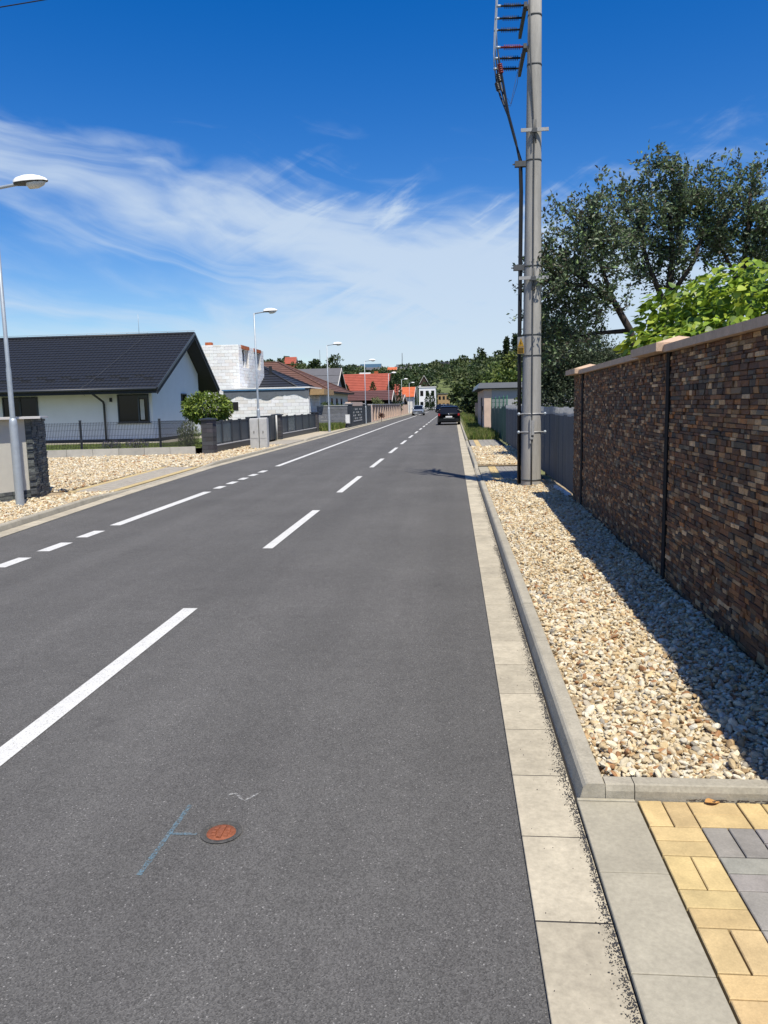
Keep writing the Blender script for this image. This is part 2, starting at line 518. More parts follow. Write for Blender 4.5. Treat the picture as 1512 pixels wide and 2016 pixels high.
def lerp_pts(a, b, n): return [(a[0] + (b[0] - a[0]) * i / n, a[1] + (b[1] - a[1]) * i / n) for i in range(n + 1)]
bl = spray('', lerp_pts((-1.150, 3.045), (-1.172, 2.54), 16), .011, None, '', '')
b2 = spray('', lerp_pts((-1.16, 2.818), (-1.045, 2.82), 8), .008, None, '', '')
n = len(bl.v); bl.v += [(x, y, z + .0015) for x, y, z in b2.v]; bl.c += b2.c; bl.sm += b2.sm; bl.f += [tuple(i + n for i in f) for f in b2.f]
bl.build('survey_mark', 'chalk_blue', road, label='faded blue sprayed survey mark beside the valve cover')
sq = [(-1.007 + .127 * t, 3.125 + .028 * sin(t * 6.6 + .5) + .035 * max(0, t - .6)) for t in [i / 14 for i in range(15)]]
spray('', sq, .006, None, '', '').build('chalk_squiggle', 'chalk_white', road, label='white chalk squiggle on the asphalt')

def build_valve():
    cx, cy = -.952, 2.842
    t = thing('valve_cover', (cx, cy, 0), 'small round rusty valve cover sunk in the asphalt', 'valve cover')
    m = MB(); m.lathe(cx, cy, [(.084, .0045), (.080, .006), (.064, .006), (.061, -.003)], 36); m.build('collar', 'iron_ring', t)
    m = MB(); m.lathe(cx, cy, [(.0590, .0), (.057, .003), (.001, .004)], 32); lid = m.build('lid', 'rust', t)
    m = MB()
    m.box(cx - .010, cx + .010, cy - .042, cy + .042, .0035, .0085)
    m.build('grip_bar', 'rust', lid)
    for s in (-1, 1):
        for k in range(3):
            m = MB(); x = cx + s * (.024 + .004 * (k % 2)); y = cy + (k - 1) * .022
            m.cbox((x, y, .003), (1, 0, 0), (0, 1, 0), (0, 0, 1), -.009, .009, -.008, .008, 0, .005, .002); m.build('raised_letter', 'rust', lid)
build_valve()

# ------------------------------------------------------------------ gutters, kerbs
Xv, Yv, Zv = (1, 0, 0), (0, 1, 0), (0, 0, 1)
def build_gutters():
    base = MB(); base.add([(.251, -4, .0092), (.501, -4, .0092), (.501, 234, .0092), (.251, 234, .0092)], [(0, 1, 2, 3)])
    g = base.build('gutter', 'joint', kind='structure')
    # right gutter slabs 25 x 50 cm
    y = 2.36 - .505 * 9; items = []
    while y < 60:
        m = MB(); h = random.uniform(-.0003, .0003)
        m.cbox((0, 0, 0), Xv, Yv, Zv, .252, .500, y + .004, y + .505 - .004, -.02, .0115 + h, .002)
        items.append((abs(y), m)); y += .505
    pieces('gutter_slab', items, 'gutter', g)
    m = MB(); m.box(.252, .50, y, 234, -.02, .010); m.build('gutter_strip', 'gutter', g)
    # left
    base = MB(); V = []; F = []
    ys = [-4, 0, 5, 10, 15.3, 22, 32, 58, 120, 234]
    for yy in ys: V += [(left_x(yy) - .251, yy, .0092), (left_x(yy) - .001, yy, .0092)]
    for k in range(len(ys) - 1): F.append((2 * k, 2 * k + 1, 2 * k + 3, 2 * k + 2))
    base.add(V, F); g2 = base.build('gutter', 'joint', kind='structure')
    items = []; y = 6.0
    while y < 60:
        m = MB(); x0, x1 = left_x(y), left_x(y + .5)
        q = .004
        V = [(x0 - .25, y + q, -.02), (x0 - .002, y + q, -.02), (x1 - .002, y + .5 - q, -.02), (x1 - .25, y + .5 - q, -.02)]
        V += [(a, b, .010) for a, b, c in V]
        m.add(V, [(4, 5, 6, 7), (0, 1, 5, 4), (1, 2, 6, 5), (2, 3, 7, 6), (3, 0, 4, 7)])
        items.append((y, m)); y += .5
    pieces('gutter_slab', items, 'gutter', g2)
    m = MB(); m.add([(left_x(60) - .25, 60, .01), (left_x(60), 60, .01), (left_x(120), 120, .01), (left_x(120) - .25, 120, .01), (left_x(234), 234, .01), (left_x(234) - .25, 234, .01)],
                    [(0, 1, 2, 3), (3, 2, 4, 5)]); m.build('gutter_strip', 'gutter', g2)
build_gutters()

def kerb_stone(m, x, y0, y1, x1=None, side=1, h=.092, h1=None, lo=-.05):
    """sloped-face kerb stone; side=+1: road lies towards -x"""
    if x1 is None: x1 = x
    if h1 is None: h1 = h
    def ring(xx, y, hh):
        hh = max(hh, .012)
        P = [(0, lo), (.012, .004), (.030, hh - .018), (.042, hh - .004), (.052, hh), (.116, hh), (.122, hh - .006), (.122, lo)]
        return [(xx + side * a, y, b) for a, b in P]
    V = ring(x, y0, h) + ring(x1, y1, h1); k = 8
    F = [(i, i + 1, i + 1 + k, i + k) for i in range(k - 1)]
    if side > 0: F = [tuple(reversed(f)) for f in F]
    F += [tuple(range(k)), tuple(range(2 * k - 1, k - 1, -1))]
    return m.add(V, F)

def build_kerbs():
    b = MB(); b.box(.505, .62, 3.145, 60, -.06, -.012); b.box(.60, 2.2, 3.15, 3.22, -.06, -.012)
    r = b.build('kerb', 'joint', kind='structure')
    items = []
    def run(y0, y1, h=.092):
        y = y0
        while y < y1 - .05:
            e = min(y + .999, y1)
            m = MB(); kerb_stone(m, .502, y + .002, e - .002, h=h + random.uniform(-.002, .002)); items.append((y, m)); y = e
    run(3.142, 16.14)
    m = MB(); kerb_stone(m, .502, 16.142, 16.64, h=.092, h1=.02); items.append((16, m))
    run(16.642, 20.1, .016)
    m = MB(); kerb_stone(m, .502, 20.1, 20.7, h=.02, h1=.092); items.append((20, m))
    run(20.702, 29.2)
    run(29.2, 35.0, .02)
    run(35.0, 60.0)
    pieces('kerb_stone', items, 'kerb', r)
    m = MB(); kerb_stone(m, .502, 60, 200); m.build('kerb_run', 'kerb', r)
    # cross kerb at the near end of the gravel bed
    for a, c in ((.6265, .744), (.748, 1.746), (1.75, 2.3)):
        m = MB()
        P = [(3.142, -.05), (3.142, .062), (3.150, .086), (3.158, .09), (3.216, .09), (3.222, .084), (3.222, -.05)]
        m.prism(P, a, c, 'x'); m.build('kerb_stone', 'kerb', r)
    # left kerb
    b = MB(); b.box(-6.5, -6.4, 8, 9, -.07, -.05)
    l = b.build('kerb', 'joint', kind='structure')
    items = []; y = 6.0
    def hl(y):
        if y < 14.6: return .095
        if y < 15.3: return .095 - (y - 14.6) / .7 * .07
        if y < 21.8: return .025
        if y < 22.5: return .025 + (y - 21.8) / .7 * .07
        if 33.8 < y < 38.6: return .03
        return .095
    while y < 64:
        m = MB(); kerb_stone(m, left_x(y) - .252, y + .002, y + .998, left_x(y + 1) - .252, -1, hl(y), hl(y + .998))
        items.append((y, m)); y += 1
    pieces('kerb_stone', items, 'kerb', l)
    m = MB(); kerb_stone(m, left_x(64) - .252, 64, 120, left_x(120) - .252, -1); kerb_stone(m, left_x(120) - .252, 120, 230, left_x(230) - .252, -1)
    m.build('kerb_run', 'kerb', l)
build_kerbs()

YEL = (.47, .355, .175); GRY = (.245, .232, .208)
def paver(m, x0, x1, y0, y1, z, col):
    m.cbox((0, 0, 0), Xv, Yv, Zv, x0 + .003 + random.uniform(-.001, .001), x1 - .003 + random.uniform(-.001, .001), y0 + .003 + random.uniform(-.0008, .0008), y1 - .003, z - .05, z + random.uniform(-.0015, .0015), .003, jit(col, .10), .0005)

def basket(items, x0, y0, nx, ny, z, colf, xmax=1e9, ydown=True):
    for i in range(nx):
        for j in range(ny):
            X = x0 + i * .2; Y = y0 - (j + 1) * .2 if ydown else y0 + j * .2
            col = colf(i, j)
            for k in range(2):
                m = MB()
                if (i + j) % 2 == 0: paver(m, X + k * .1, X + k * .1 + .1, Y, Y + .2, z, col)
                else: paver(m, X, X + .2, Y + k * .1, Y + k * .1 + .1, z, col)
                if X < xmax: items.append((math.hypot(X, Y), m))

def build_paving():
    # near crossing, right foreground
    b = MB(); b.add([(.503, -3, .004), (4.2, -3, .004), (4.2, 3.141, .004), (.503, 3.141, .004)], [(0, 1, 2, 3)])
    p = b.build('pavement', 'joint', kind='structure')
    y = 3.128; k = 0
    m = MB(); m.cbox((0, 0, 0), Xv, Yv, Zv, .5055, .744, 3.122, 3.140, -.03, .03, .002); m.build('slab', 'slab', p)
    y = 3.119
    while y > -1.4:
        m = MB(); m.cbox((0, 0, 0), Xv, Yv, Zv, .5055, .748, y - .498, y - .002, -.03, .028 + random.uniform(-.001, .001), .003)
        m.build('slab', 'slab', p); y -= .5
    items = []
    basket(items, .754, 3.134, 12, 17, .028, lambda i, j: YEL if (i == 0 or j == 0) else GRY)
    pieces('paver', items, 'paver', p, 300, 'far_pavers')
    # second crossing beyond the pole
    b = MB(); b.add([(.60, 16.2, .010), (2.0, 16.2, .010), (2.0, 20.6, .010), (.60, 20.6, .010)], [(0, 1, 2, 3)])
    p = b.build('pavement', 'joint', kind='structure')
    for k in range(8):
        m = MB(); m.cbox((0, 0, 0), Xv, Yv, Zv, .63, .87, 16.4 + k * .5, 16.4 + k * .5 + .496, -.02, .036, .003); m.build('slab', 'slab', p)
    items = []
    basket(items, .875, 16.42, 5, 20, .036, lambda i, j: YEL if (i in (0, 4) or j == 0) else GRY, ydown=False)
    pieces('paver', items, 'paver', p)
    # third crossing
    b = MB(); b.add([(.60, 29.0, .010), (2.0, 29.0, .010), (2.0, 35.2, .010), (.60, 35.2, .010)], [(0, 1, 2, 3)])
    p = b.build('pavement', 'joint', kind='structure')
    items = []
    for j in range(15):
        for i in range(6):
            m = MB(); x = .66 + .2 * i
            m.cbox((0, 0, 0), Xv, Yv, Zv, x + .003, x + .197, 29.1 + .4 * j + .003, 29.1 + .4 * j + .397, 0, .05, .004, jit(YEL if i in (1,) else GRY, .08)); items.append((j, m))
    pieces('paver', items, 'paver', p)
    # the apron on the left
    A0, A1 = (-8.0, 15.45), (-6.97, 15.35); 
    def mp(s, t):   # s across 0..1 (from road), t along 0..1
        y = 15.4 + t * 6.35
        xr = left_x(y) - .385; return (xr - s * (1.05 + .12 * t), y)
    b = MB(); V = [mp(0, 0), mp(1, 0), mp(1, 1), mp(0, 1)]
    b.add([(x, y, .022) for x, y in V], [(3, 2, 1, 0)])
    p = b.build('pavement', 'joint', kind='structure')
    items = []; nt_, ns = 64, 6
    for j in range(nt_):
        for i in range(ns):
            q = .02
            c = [mp((i + q) / ns, (j + q) / nt_), mp((i + 1 - q) / ns, (j + q) / nt_), mp((i + 1 - q) / ns, (j + 1 - q) / nt_), mp((i + q) / ns, (j + 1 - q) / nt_)]
            m = MB(); z = .044
            V = [(x, y, -.01) for x, y in c] + [(x, y, z) for x, y in c]
            m.add(V, [(4, 5, 6, 7), (4, 5, 1, 0), (5, 6, 2, 1), (6, 7, 3, 2), (7, 4, 0, 3)], jit((.46, .36, .18) if i in (0, 5) else (.33, .30, .245), .07))
            items.append((j, m))
    pieces('paver', items, 'paver', p, 300, 'far_pavers')
    # footway further down on the left
    b = MB(); V = []
    for y in (34, 38.5): V += [(left_x(y) - .38, y, .045), (left_x(y) - 1.75, y, .045)]
    b.add(V, [(1, 0, 2, 3)], (.31, .285, .235))
    V = []
    for y in (38.5, 52, 58, 100, 160, 230): V += [(left_x(y) - .38, y, .05), (left_x(y) - 1.9, y, .05)]
    b.add(V, [(2 * k + 1, 2 * k, 2 * k + 2, 2 * k + 3) for k in range(5)], (.40, .35, .26))
    b.build('pavement', 'paver', kind='structure')
build_paving()

# ------------------------------------------------------------------ gravel
def ico(sub):
    bm = bmesh.new(); bmesh.ops.create_icosphere(bm, subdivisions=sub, radius=1)
    V = np.array([v.co[:] for v in bm.verts]); F = np.array([[v.index for v in f.verts] for f in bm.faces]); bm.free(); return V, F
ICO1, ICO2 = ico(1), ico(2)
PAL = np.array([(.66, .57, .42), (.72, .66, .53), (.76, .73, .65), (.56, .45, .29), (.46, .33, .19), (.37, .20, .10), (.32, .30, .27), (.66, .54, .35), (.52, .48, .42)])
PAL *= np.array([.80, .765, .67])
PALW = np.array([.24, .20, .13, .14, .08, .045, .035, .09, .04]); PALW /= PALW.sum()

def stones(P, size, base, zsq=.55, sizevar=.45):
    """numpy cloud of pebbles; returns V,F,C"""
    BV, BF = base; n = len(P); k = len(BV)
    nv = 10
    shapes = []
    for i in range(nv):
        d = np.ones(k)
        for q in range(4):
            a = rng.normal(size=3); a /= np.linalg.norm(a)
            d += rng.uniform(-.42, .24) * np.clip(BV @ a, 0, 1) ** 1.6
        shapes.append(BV * d[:, None] * (1 + rng.normal(0, .06, size=(k, 1))))
    shapes = np.array(shapes)
    idx = rng.integers(0, nv, n)
    S = shapes[idx]
    sc = size * np.exp(rng.normal(0, sizevar * .7, n)); sc = np.clip(sc, size * .45, size * 2.1)
    S = S * (np.stack([rng.uniform(1, 1.25, n), rng.uniform(.50, .9, n), rng.uniform(zsq - .22, zsq + .10, n)], 1)[:, None, :]) * sc[:, None, None] * .5
    # rotation: tilt then yaw
    tx = rng.normal(0, .48, n); ty = rng.normal(0, .48, n); tz = rng.uniform(0, 2 * pi, n)
    def rot(S, a, i, j):
        c, s = np.cos(a)[:, None], np.sin(a)[:, None]
        A = S.copy(); A[:, :, i] = c * S[:, :, i] - s * S[:, :, j]; A[:, :, j] = s * S[:, :, i] + c * S[:, :, j]; return A
    S = rot(S, tx, 1, 2); S = rot(S, ty, 0, 2); S = rot(S, tz, 0, 1)
    V = (S + P[:, None, :]).reshape(-1, 3)
    F = (BF[None] + (np.arange(n) * k)[:, None, None]).reshape(-1, 3)
    C = PAL[rng.choice(len(PAL), n, p=PALW)] * rng.uniform(.82, 1.12, (n, 1))
    C = np.repeat(C, k, axis=0)
    return V, F, C

def scatter(x0, x1, y0, y1, d, test=None):
    """jittered grid with spacing d"""
    nx, ny = max(1, int((x1 - x0) / d)), max(1, int((y1 - y0) / d))
    gx, gy = np.meshgrid((np.arange(nx) + .5) / nx, (np.arange(ny) + .5) / ny)
    P = np.stack([x0 + gx.ravel() * (x1 - x0), y0 + gy.ravel() * (y1 - y0)], 1)
    P += rng.uniform(-.5, .5, P.shape) * d
    if test is not None: P = P[test(P[:, 0], P[:, 1])]
    return P

def wall_x(y): return 1.84 + .016 * (y - 4.7)
def join_arrays(parts):
    V = []; F = []; C = []; n = 0
    for v, f, c in parts:
        V.append(v); F.append(f + n); C.append(c); n += len(v)
    return np.concatenate(V), np.concatenate(F), np.concatenate(C)

def build_gravel_right():
    m = MB(); V = []
    for y in (3.2, 16.3): V += [(.60, y, .055), (wall_x(y) + .35, y, .055)]
    for y in (20.5, 29.1): V += [(.60, y, .055), (2.4, y, .055)]
    m.add(V, [(0, 1, 3, 2), (4, 5, 7, 6)])
    bed = m.build('gravel_bed', 'gravel_bed', kind='structure')
    parts = []
    def mound(x, y): return .010 * np.sin(x * 4.1 + y * 1.7) + .008 * np.sin(x * 7 - y * 3.1) - .012 * np.clip((.75 - x) / .12, 0, 1)
    ok = lambda x, y: (x > .632) & (x < wall_x(y) - .005) & ((x - 1.5) ** 2 + (y - 15.34) ** 2 > .045) & (y > 3.235)
    def lay(y0, y1, d, size, base, layers):
        for (dz, dd) in layers:
            P = scatter(.63, 2.1, y0, y1, d * dd, ok)
            z = .070 + dz + mound(P[:, 0], P[:, 1]) + rng.normal(0, .006, len(P))
            parts.append(stones(np.column_stack([P, z]), size, base))
    lay(3.23, 6.6, .0200, .0305, ICO2, [(-.004, 1.0), (.008, 1.75)])
    lay(6.6, 10.5, .0235, .036, ICO1, [(-.004, 1.0), (.010, 1.6)])
    lay(10.5, 16.35, .028, .042, ICO1, [(0, 1.0)])
    P = scatter(.64, 2.15, 20.72, 29.15, .042); z = .075 + rng.normal(0, .008, len(P))
    parts.append(stones(np.column_stack([P, z]), .062, ICO1))
    # a few larger pebbles
    P = scatter(.66, 1.75, 3.3, 9, .20, ok); parts.append(stones(np.column_stack([P, np.full(len(P), .080)]), .054, ICO2, .6, .25))
    V, F, C = join_arrays(parts)
    mk('gravel', V, F, 'pebble', None, 'stuff', C, False)
build_gravel_right()

CW0, CW1, CW2 = (-10.3, 9.6), (-8.12, 14.3), (-8.48, 15.45)
def fence_y(x): return 27.9 + (x + 9.3) * .20
def build_gravel_left():
    m = MB(); V = []; ys = [6, 10, 15.3, 22, 30, 34, 38.5]
    for y in ys: V += [(left_x(y) - .36, y, .016), (-16.5 if y < 28 else -9.0, y, .016)]
    m.add(V, [(2 * k + 1, 2 * k, 2 * k + 2, 2 * k + 3) for k in range(len(ys) - 1)])
    m.build('gravel_bed', 'gravel_bed', kind='structure')
    lx = np.vectorize(left_x)
    def wallside(x, y):   # True on the road side of the cream wall
        s = (CW1[0] - CW0[0]) * (y - CW0[1]) - (CW1[1] - CW0[1]) * (x - CW0[0])
        return (s < -.02) | (y > 15.5)
    def test(x, y):
        kx = lx(y) - .375
        ap = (y > 15.36) & (y < 21.8) & (x > kx - 1.2)
        return (x < kx) & ~ap & wallside(x, y) & (y < np.where(x < -9.0, fence_y(x) - .05, 99)) & ((x > -8.95) | (y < 28))
    parts = []
    P = scatter(-9.6, -6.4, 8.0, 15.5, .040, test); parts.append(stones(np.column_stack([P, .040 + rng.normal(0, .008, len(P))]), .056, ICO1))
    P = scatter(-12, -6.9, 15.5, 22, .046, test); parts.append(stones(np.column_stack([P, .042 + rng.normal(0, .009, len(P))]), .062, ICO1))
    P = scatter(-15.5, -6.9, 22, 28, .056, test); parts.append(stones(np.column_stack([P, .042 + rng.normal(0, .01, len(P))]), .076, ICO1))
    P = scatter(-15.5, -12, 15.5, 22, .058, test); parts.append(stones(np.column_stack([P, .042 + rng.normal(0, .01, len(P))]), .076, ICO1))
    P = scatter(-9.0, -7.2, 28, 34, .056, test); parts.append(stones(np.column_stack([P, .042 + rng.normal(0, .01, len(P))]), .076, ICO1))
    V, F, C = join_arrays(parts)
    mk('gravel', V, F, 'pebble', None, 'stuff', C, False)
build_gravel_left()

def build_crumbs():
    """asphalt crumbs swept against the kerb, a dry leaf, twigs"""
    P = []
    for y0, y1, n, w in ((1.2, 3.1, 2600, .011), (3.1, 9, 6500, .013), (9, 16, 2000, .018)):
        y = rng.uniform(y0, y1, n); x = .497 - np.abs(rng.normal(0, w, n)) * (1 + .8 * np.sin(y * 2.3) ** 2)
        P.append(np.column_stack([x, y, np.full(n, .0128)]))
    y = rng.uniform(1, 8, 90); P.append(np.column_stack([rng.uniform(.27, .49, 90), y, np.full(90, .012)]))
    P = np.concatenate(P)
    V, F, C = stones(P, .0043, ICO1, .7, .55)
    mk('asphalt_crumbs', V, F, 'crumb', None, 'stuff', None, True)
    def leaf(name, x, y, z, s, a, label):
        m = MB(); V = []; n = 8
        for i in range(n + 1):
            t = i / n; w = .42 * sin(pi * t ** .8) * s; xx = (t - .5) * s * 1.3
            for q in (-1, 0, 1):
                px, py = xx, q * w
                V.append((x + px * cos(a) - py * sin(a), y + px * sin(a) + py * cos(a), z + (.006 * abs(q)) + .004 * sin(t * 5)))
        F = [(i * 3 + q, i * 3 + q + 1, i * 3 + q + 4, i * 3 + q + 3) for i in range(n) for q in range(2)]
        m.add(V, F); o = m.build(name, 'dry_leaf'); tag(o, label, 'leaf')
    leaf('dry_leaf', 1.055, 3.118, .033, .05, .2, 'dry tan leaf lying on yellow pavers against the kerb')
    m = MB()
    for k in range(60):
        x = random.uniform(.95, 1.3); y = 3.136 - abs(random.gauss(0, .006)); a = random.uniform(-.5, .5); l = random.uniform(.006, .018)
        m.tube([(x, y, .034), (x + l * cos(a), y + l * sin(a) * .3, .036)], .0018, 4)
    m.build('leaf_litter', 'bark', None, 'stuff')
build_crumbs()

# ------------------------------------------------------------------ stone wall on the right
STN = np.array([(.085, .050, .032), (.055, .038, .030), (.13, .075, .040), (.17, .125, .080), (.24, .205, .16), (.10, .105, .105), (.045, .047, .052), (.18, .10, .045), (.31, .28, .235), (.07, .035, .022)])
STN = STN * np.array([1.50, 1.08, .68])
STW = np.array([.20, .19, .11, .09, .08, .07, .09, .06, .05, .06])
def stone_face(items, P0, P1, z0, z1, rows=.05, seed=1, cam=(0, 0), wmin=.045, wmax=.17):
    r = random.Random(seed)
    P0 = np.array([*P0, 0.]); P1 = np.array([*P1, 0.]); A = P1 - P0; ln = np.linalg.norm(A); A /= ln
    N = np.array([A[1], -A[0], 0]) if np.dot(np.array([A[1], -A[0], 0]), np.array([*cam, 0]) - P0) > 0 else np.array([-A[1], A[0], 0])
    z = z0
    while z < z1 - .004:
        h = min(rows * r.choice([.7, .85, 1, 1, 1.15, 1.35]), z1 - z)
        if z1 - z - h < .02: h = z1 - z
        a = 0
        while a < ln - .001:
            w = min(r.uniform(wmin, wmax) * (1.6 if r.random() < .12 else 1), ln - a)
            if ln - a - w < .025: w = ln - a
            c = STN[r.choices(range(len(STN)), STW)[0]] * r.uniform(.5, 1.5)
            m = MB(); p = r.uniform(.014, .026)
            g = .0012
            m.cbox(P0 + np.array([0, 0, 0]), A, (0, 0, 1), N, a + g, a + w - g, z + g, z + h - g, 0, p, .003, c, .004)
            mid = P0 + A * (a + w / 2)
            items.append((math.hypot(mid[0], mid[1]), m)); a += w
        z += h

def build_stone_wall():
    t = thing('stone_wall', (2.05, 8.0, 0), 'tall boundary wall clad in split brown and grey stone strips with tan coping', 'wall')
    items = []
    core = MB()
    segs = [(2.2, 7.03, 'w'), (7.13, 8.0, 'p'), (8.0, 12.10, 'w'), (12.24, 13.15, 'p')]
    for a, b, k in segs:
        xa, xb = wall_x(a), wall_x(b); d = .035 if k == 'p' else .03
        top = 2.10
        V = [(xa + .03, a, -.2), (xb + .03, b, -.2), (xb + .33, b, -.2), (xa + .33, a, -.2)]
        V += [(x, y, top) for x, y, z in V]
        core.add(V, [(0, 1, 5, 4), (1, 2, 6, 5), (2, 3, 7, 6), (3, 0, 4, 7), (4, 5, 6, 7)])
        stone_face(items, (xa + .03, a), (xb + .03, b), .02, top, .033, int(a * 10), wmin=.035, wmax=.15)
        if k == 'p' and b > 13: stone_face(items, (xb + .03, b), (xb + .33, b), .02, top, .048, 5, cam=(0, 30))
    core.build('core', 'mortar', t)
    # recessed dark joints beside the pillars
    m = MB(); m.box(wall_x(7.1) - .004, wall_x(7.1) + .3, 7.032, 7.128, -.1, 2.1); m.box(wall_x(12.2) - .004, wall_x(12.2) + .3, 12.102, 12.238, -.1, 2.1)
    m.build('joint', 'mortar', t)
    items.sort(key=lambda q: q[0])
    vis = [q for q in items if min(v[1] for v in q[1].v) > 4.55]; hid = [q for q in items if min(v[1] for v in q[1].v) <= 4.55]
    pieces('stone', vis + [(q[0] + 100, q[1]) for q in hid], 'stone', t, 300, 'far_stones')
    # coping slabs (ridged) and pyramid pillar caps
    def coping(y0, y1, z, proud=.05):
        x0a, x0b = wall_x(y0), wall_x(y1)
        def ring(x, y): return [(x - proud, y, z), (x + .34 + proud, y, z), (x + .34 + proud, y, z + .062), (x + .17, y, z + .105), (x - proud, y, z + .062)]
        V = ring(x0a, y0) + ring(x0b, y1)
        m = MB(); m.add(V, [(4, 3, 2, 1, 0), (5, 6, 7, 8, 9)] + [((k), (k + 1) % 5, (k + 1) % 5 + 5, k + 5) for k in range(5)])
        m.build('coping_slab', 'coping', t)
    y = 2.2
    for y0, y1 in ((1.7, 2.7), (3.68, 4.36), (4.363, 5.1), (5.103, 6.1), (6.103, 7.06), (8.05, 9.05), (9.053, 10.05), (10.053, 11.1), (11.103, 12.2)):
        coping(y0, y1, 2.103)
    for y0, y1 in ((2.72, 3.66), (7.065, 8.047), (12.205, 13.2)):
        xa = wall_x((y0 + y1) / 2); z = 2.112
        o = (xa - (.07 if y0 < 5 else .12), xa + .46)
        V = [(o[0], y0, z), (o[1], y0, z), (o[1], y1, z), (o[0], y1, z), (o[0], y0, z + .075), (o[1], y0, z + .075), (o[1], y1, z + .075), (o[0], y1, z + .075),
             (xa + .17, y0 + .36, z + .155), (xa + .17, y1 - .36, z + .155)]
        m = MB(); m.add(V, [(3, 2, 1, 0), (0, 1, 5, 4), (1, 2, 6, 5), (2, 3, 7, 6), (3, 0, 4, 7), (4, 5, 8), (6, 7, 9), (5, 6, 9, 8), (7, 4, 8, 9)])
        m.build('pillar_cap', 'coping', t)
build_stone_wall()

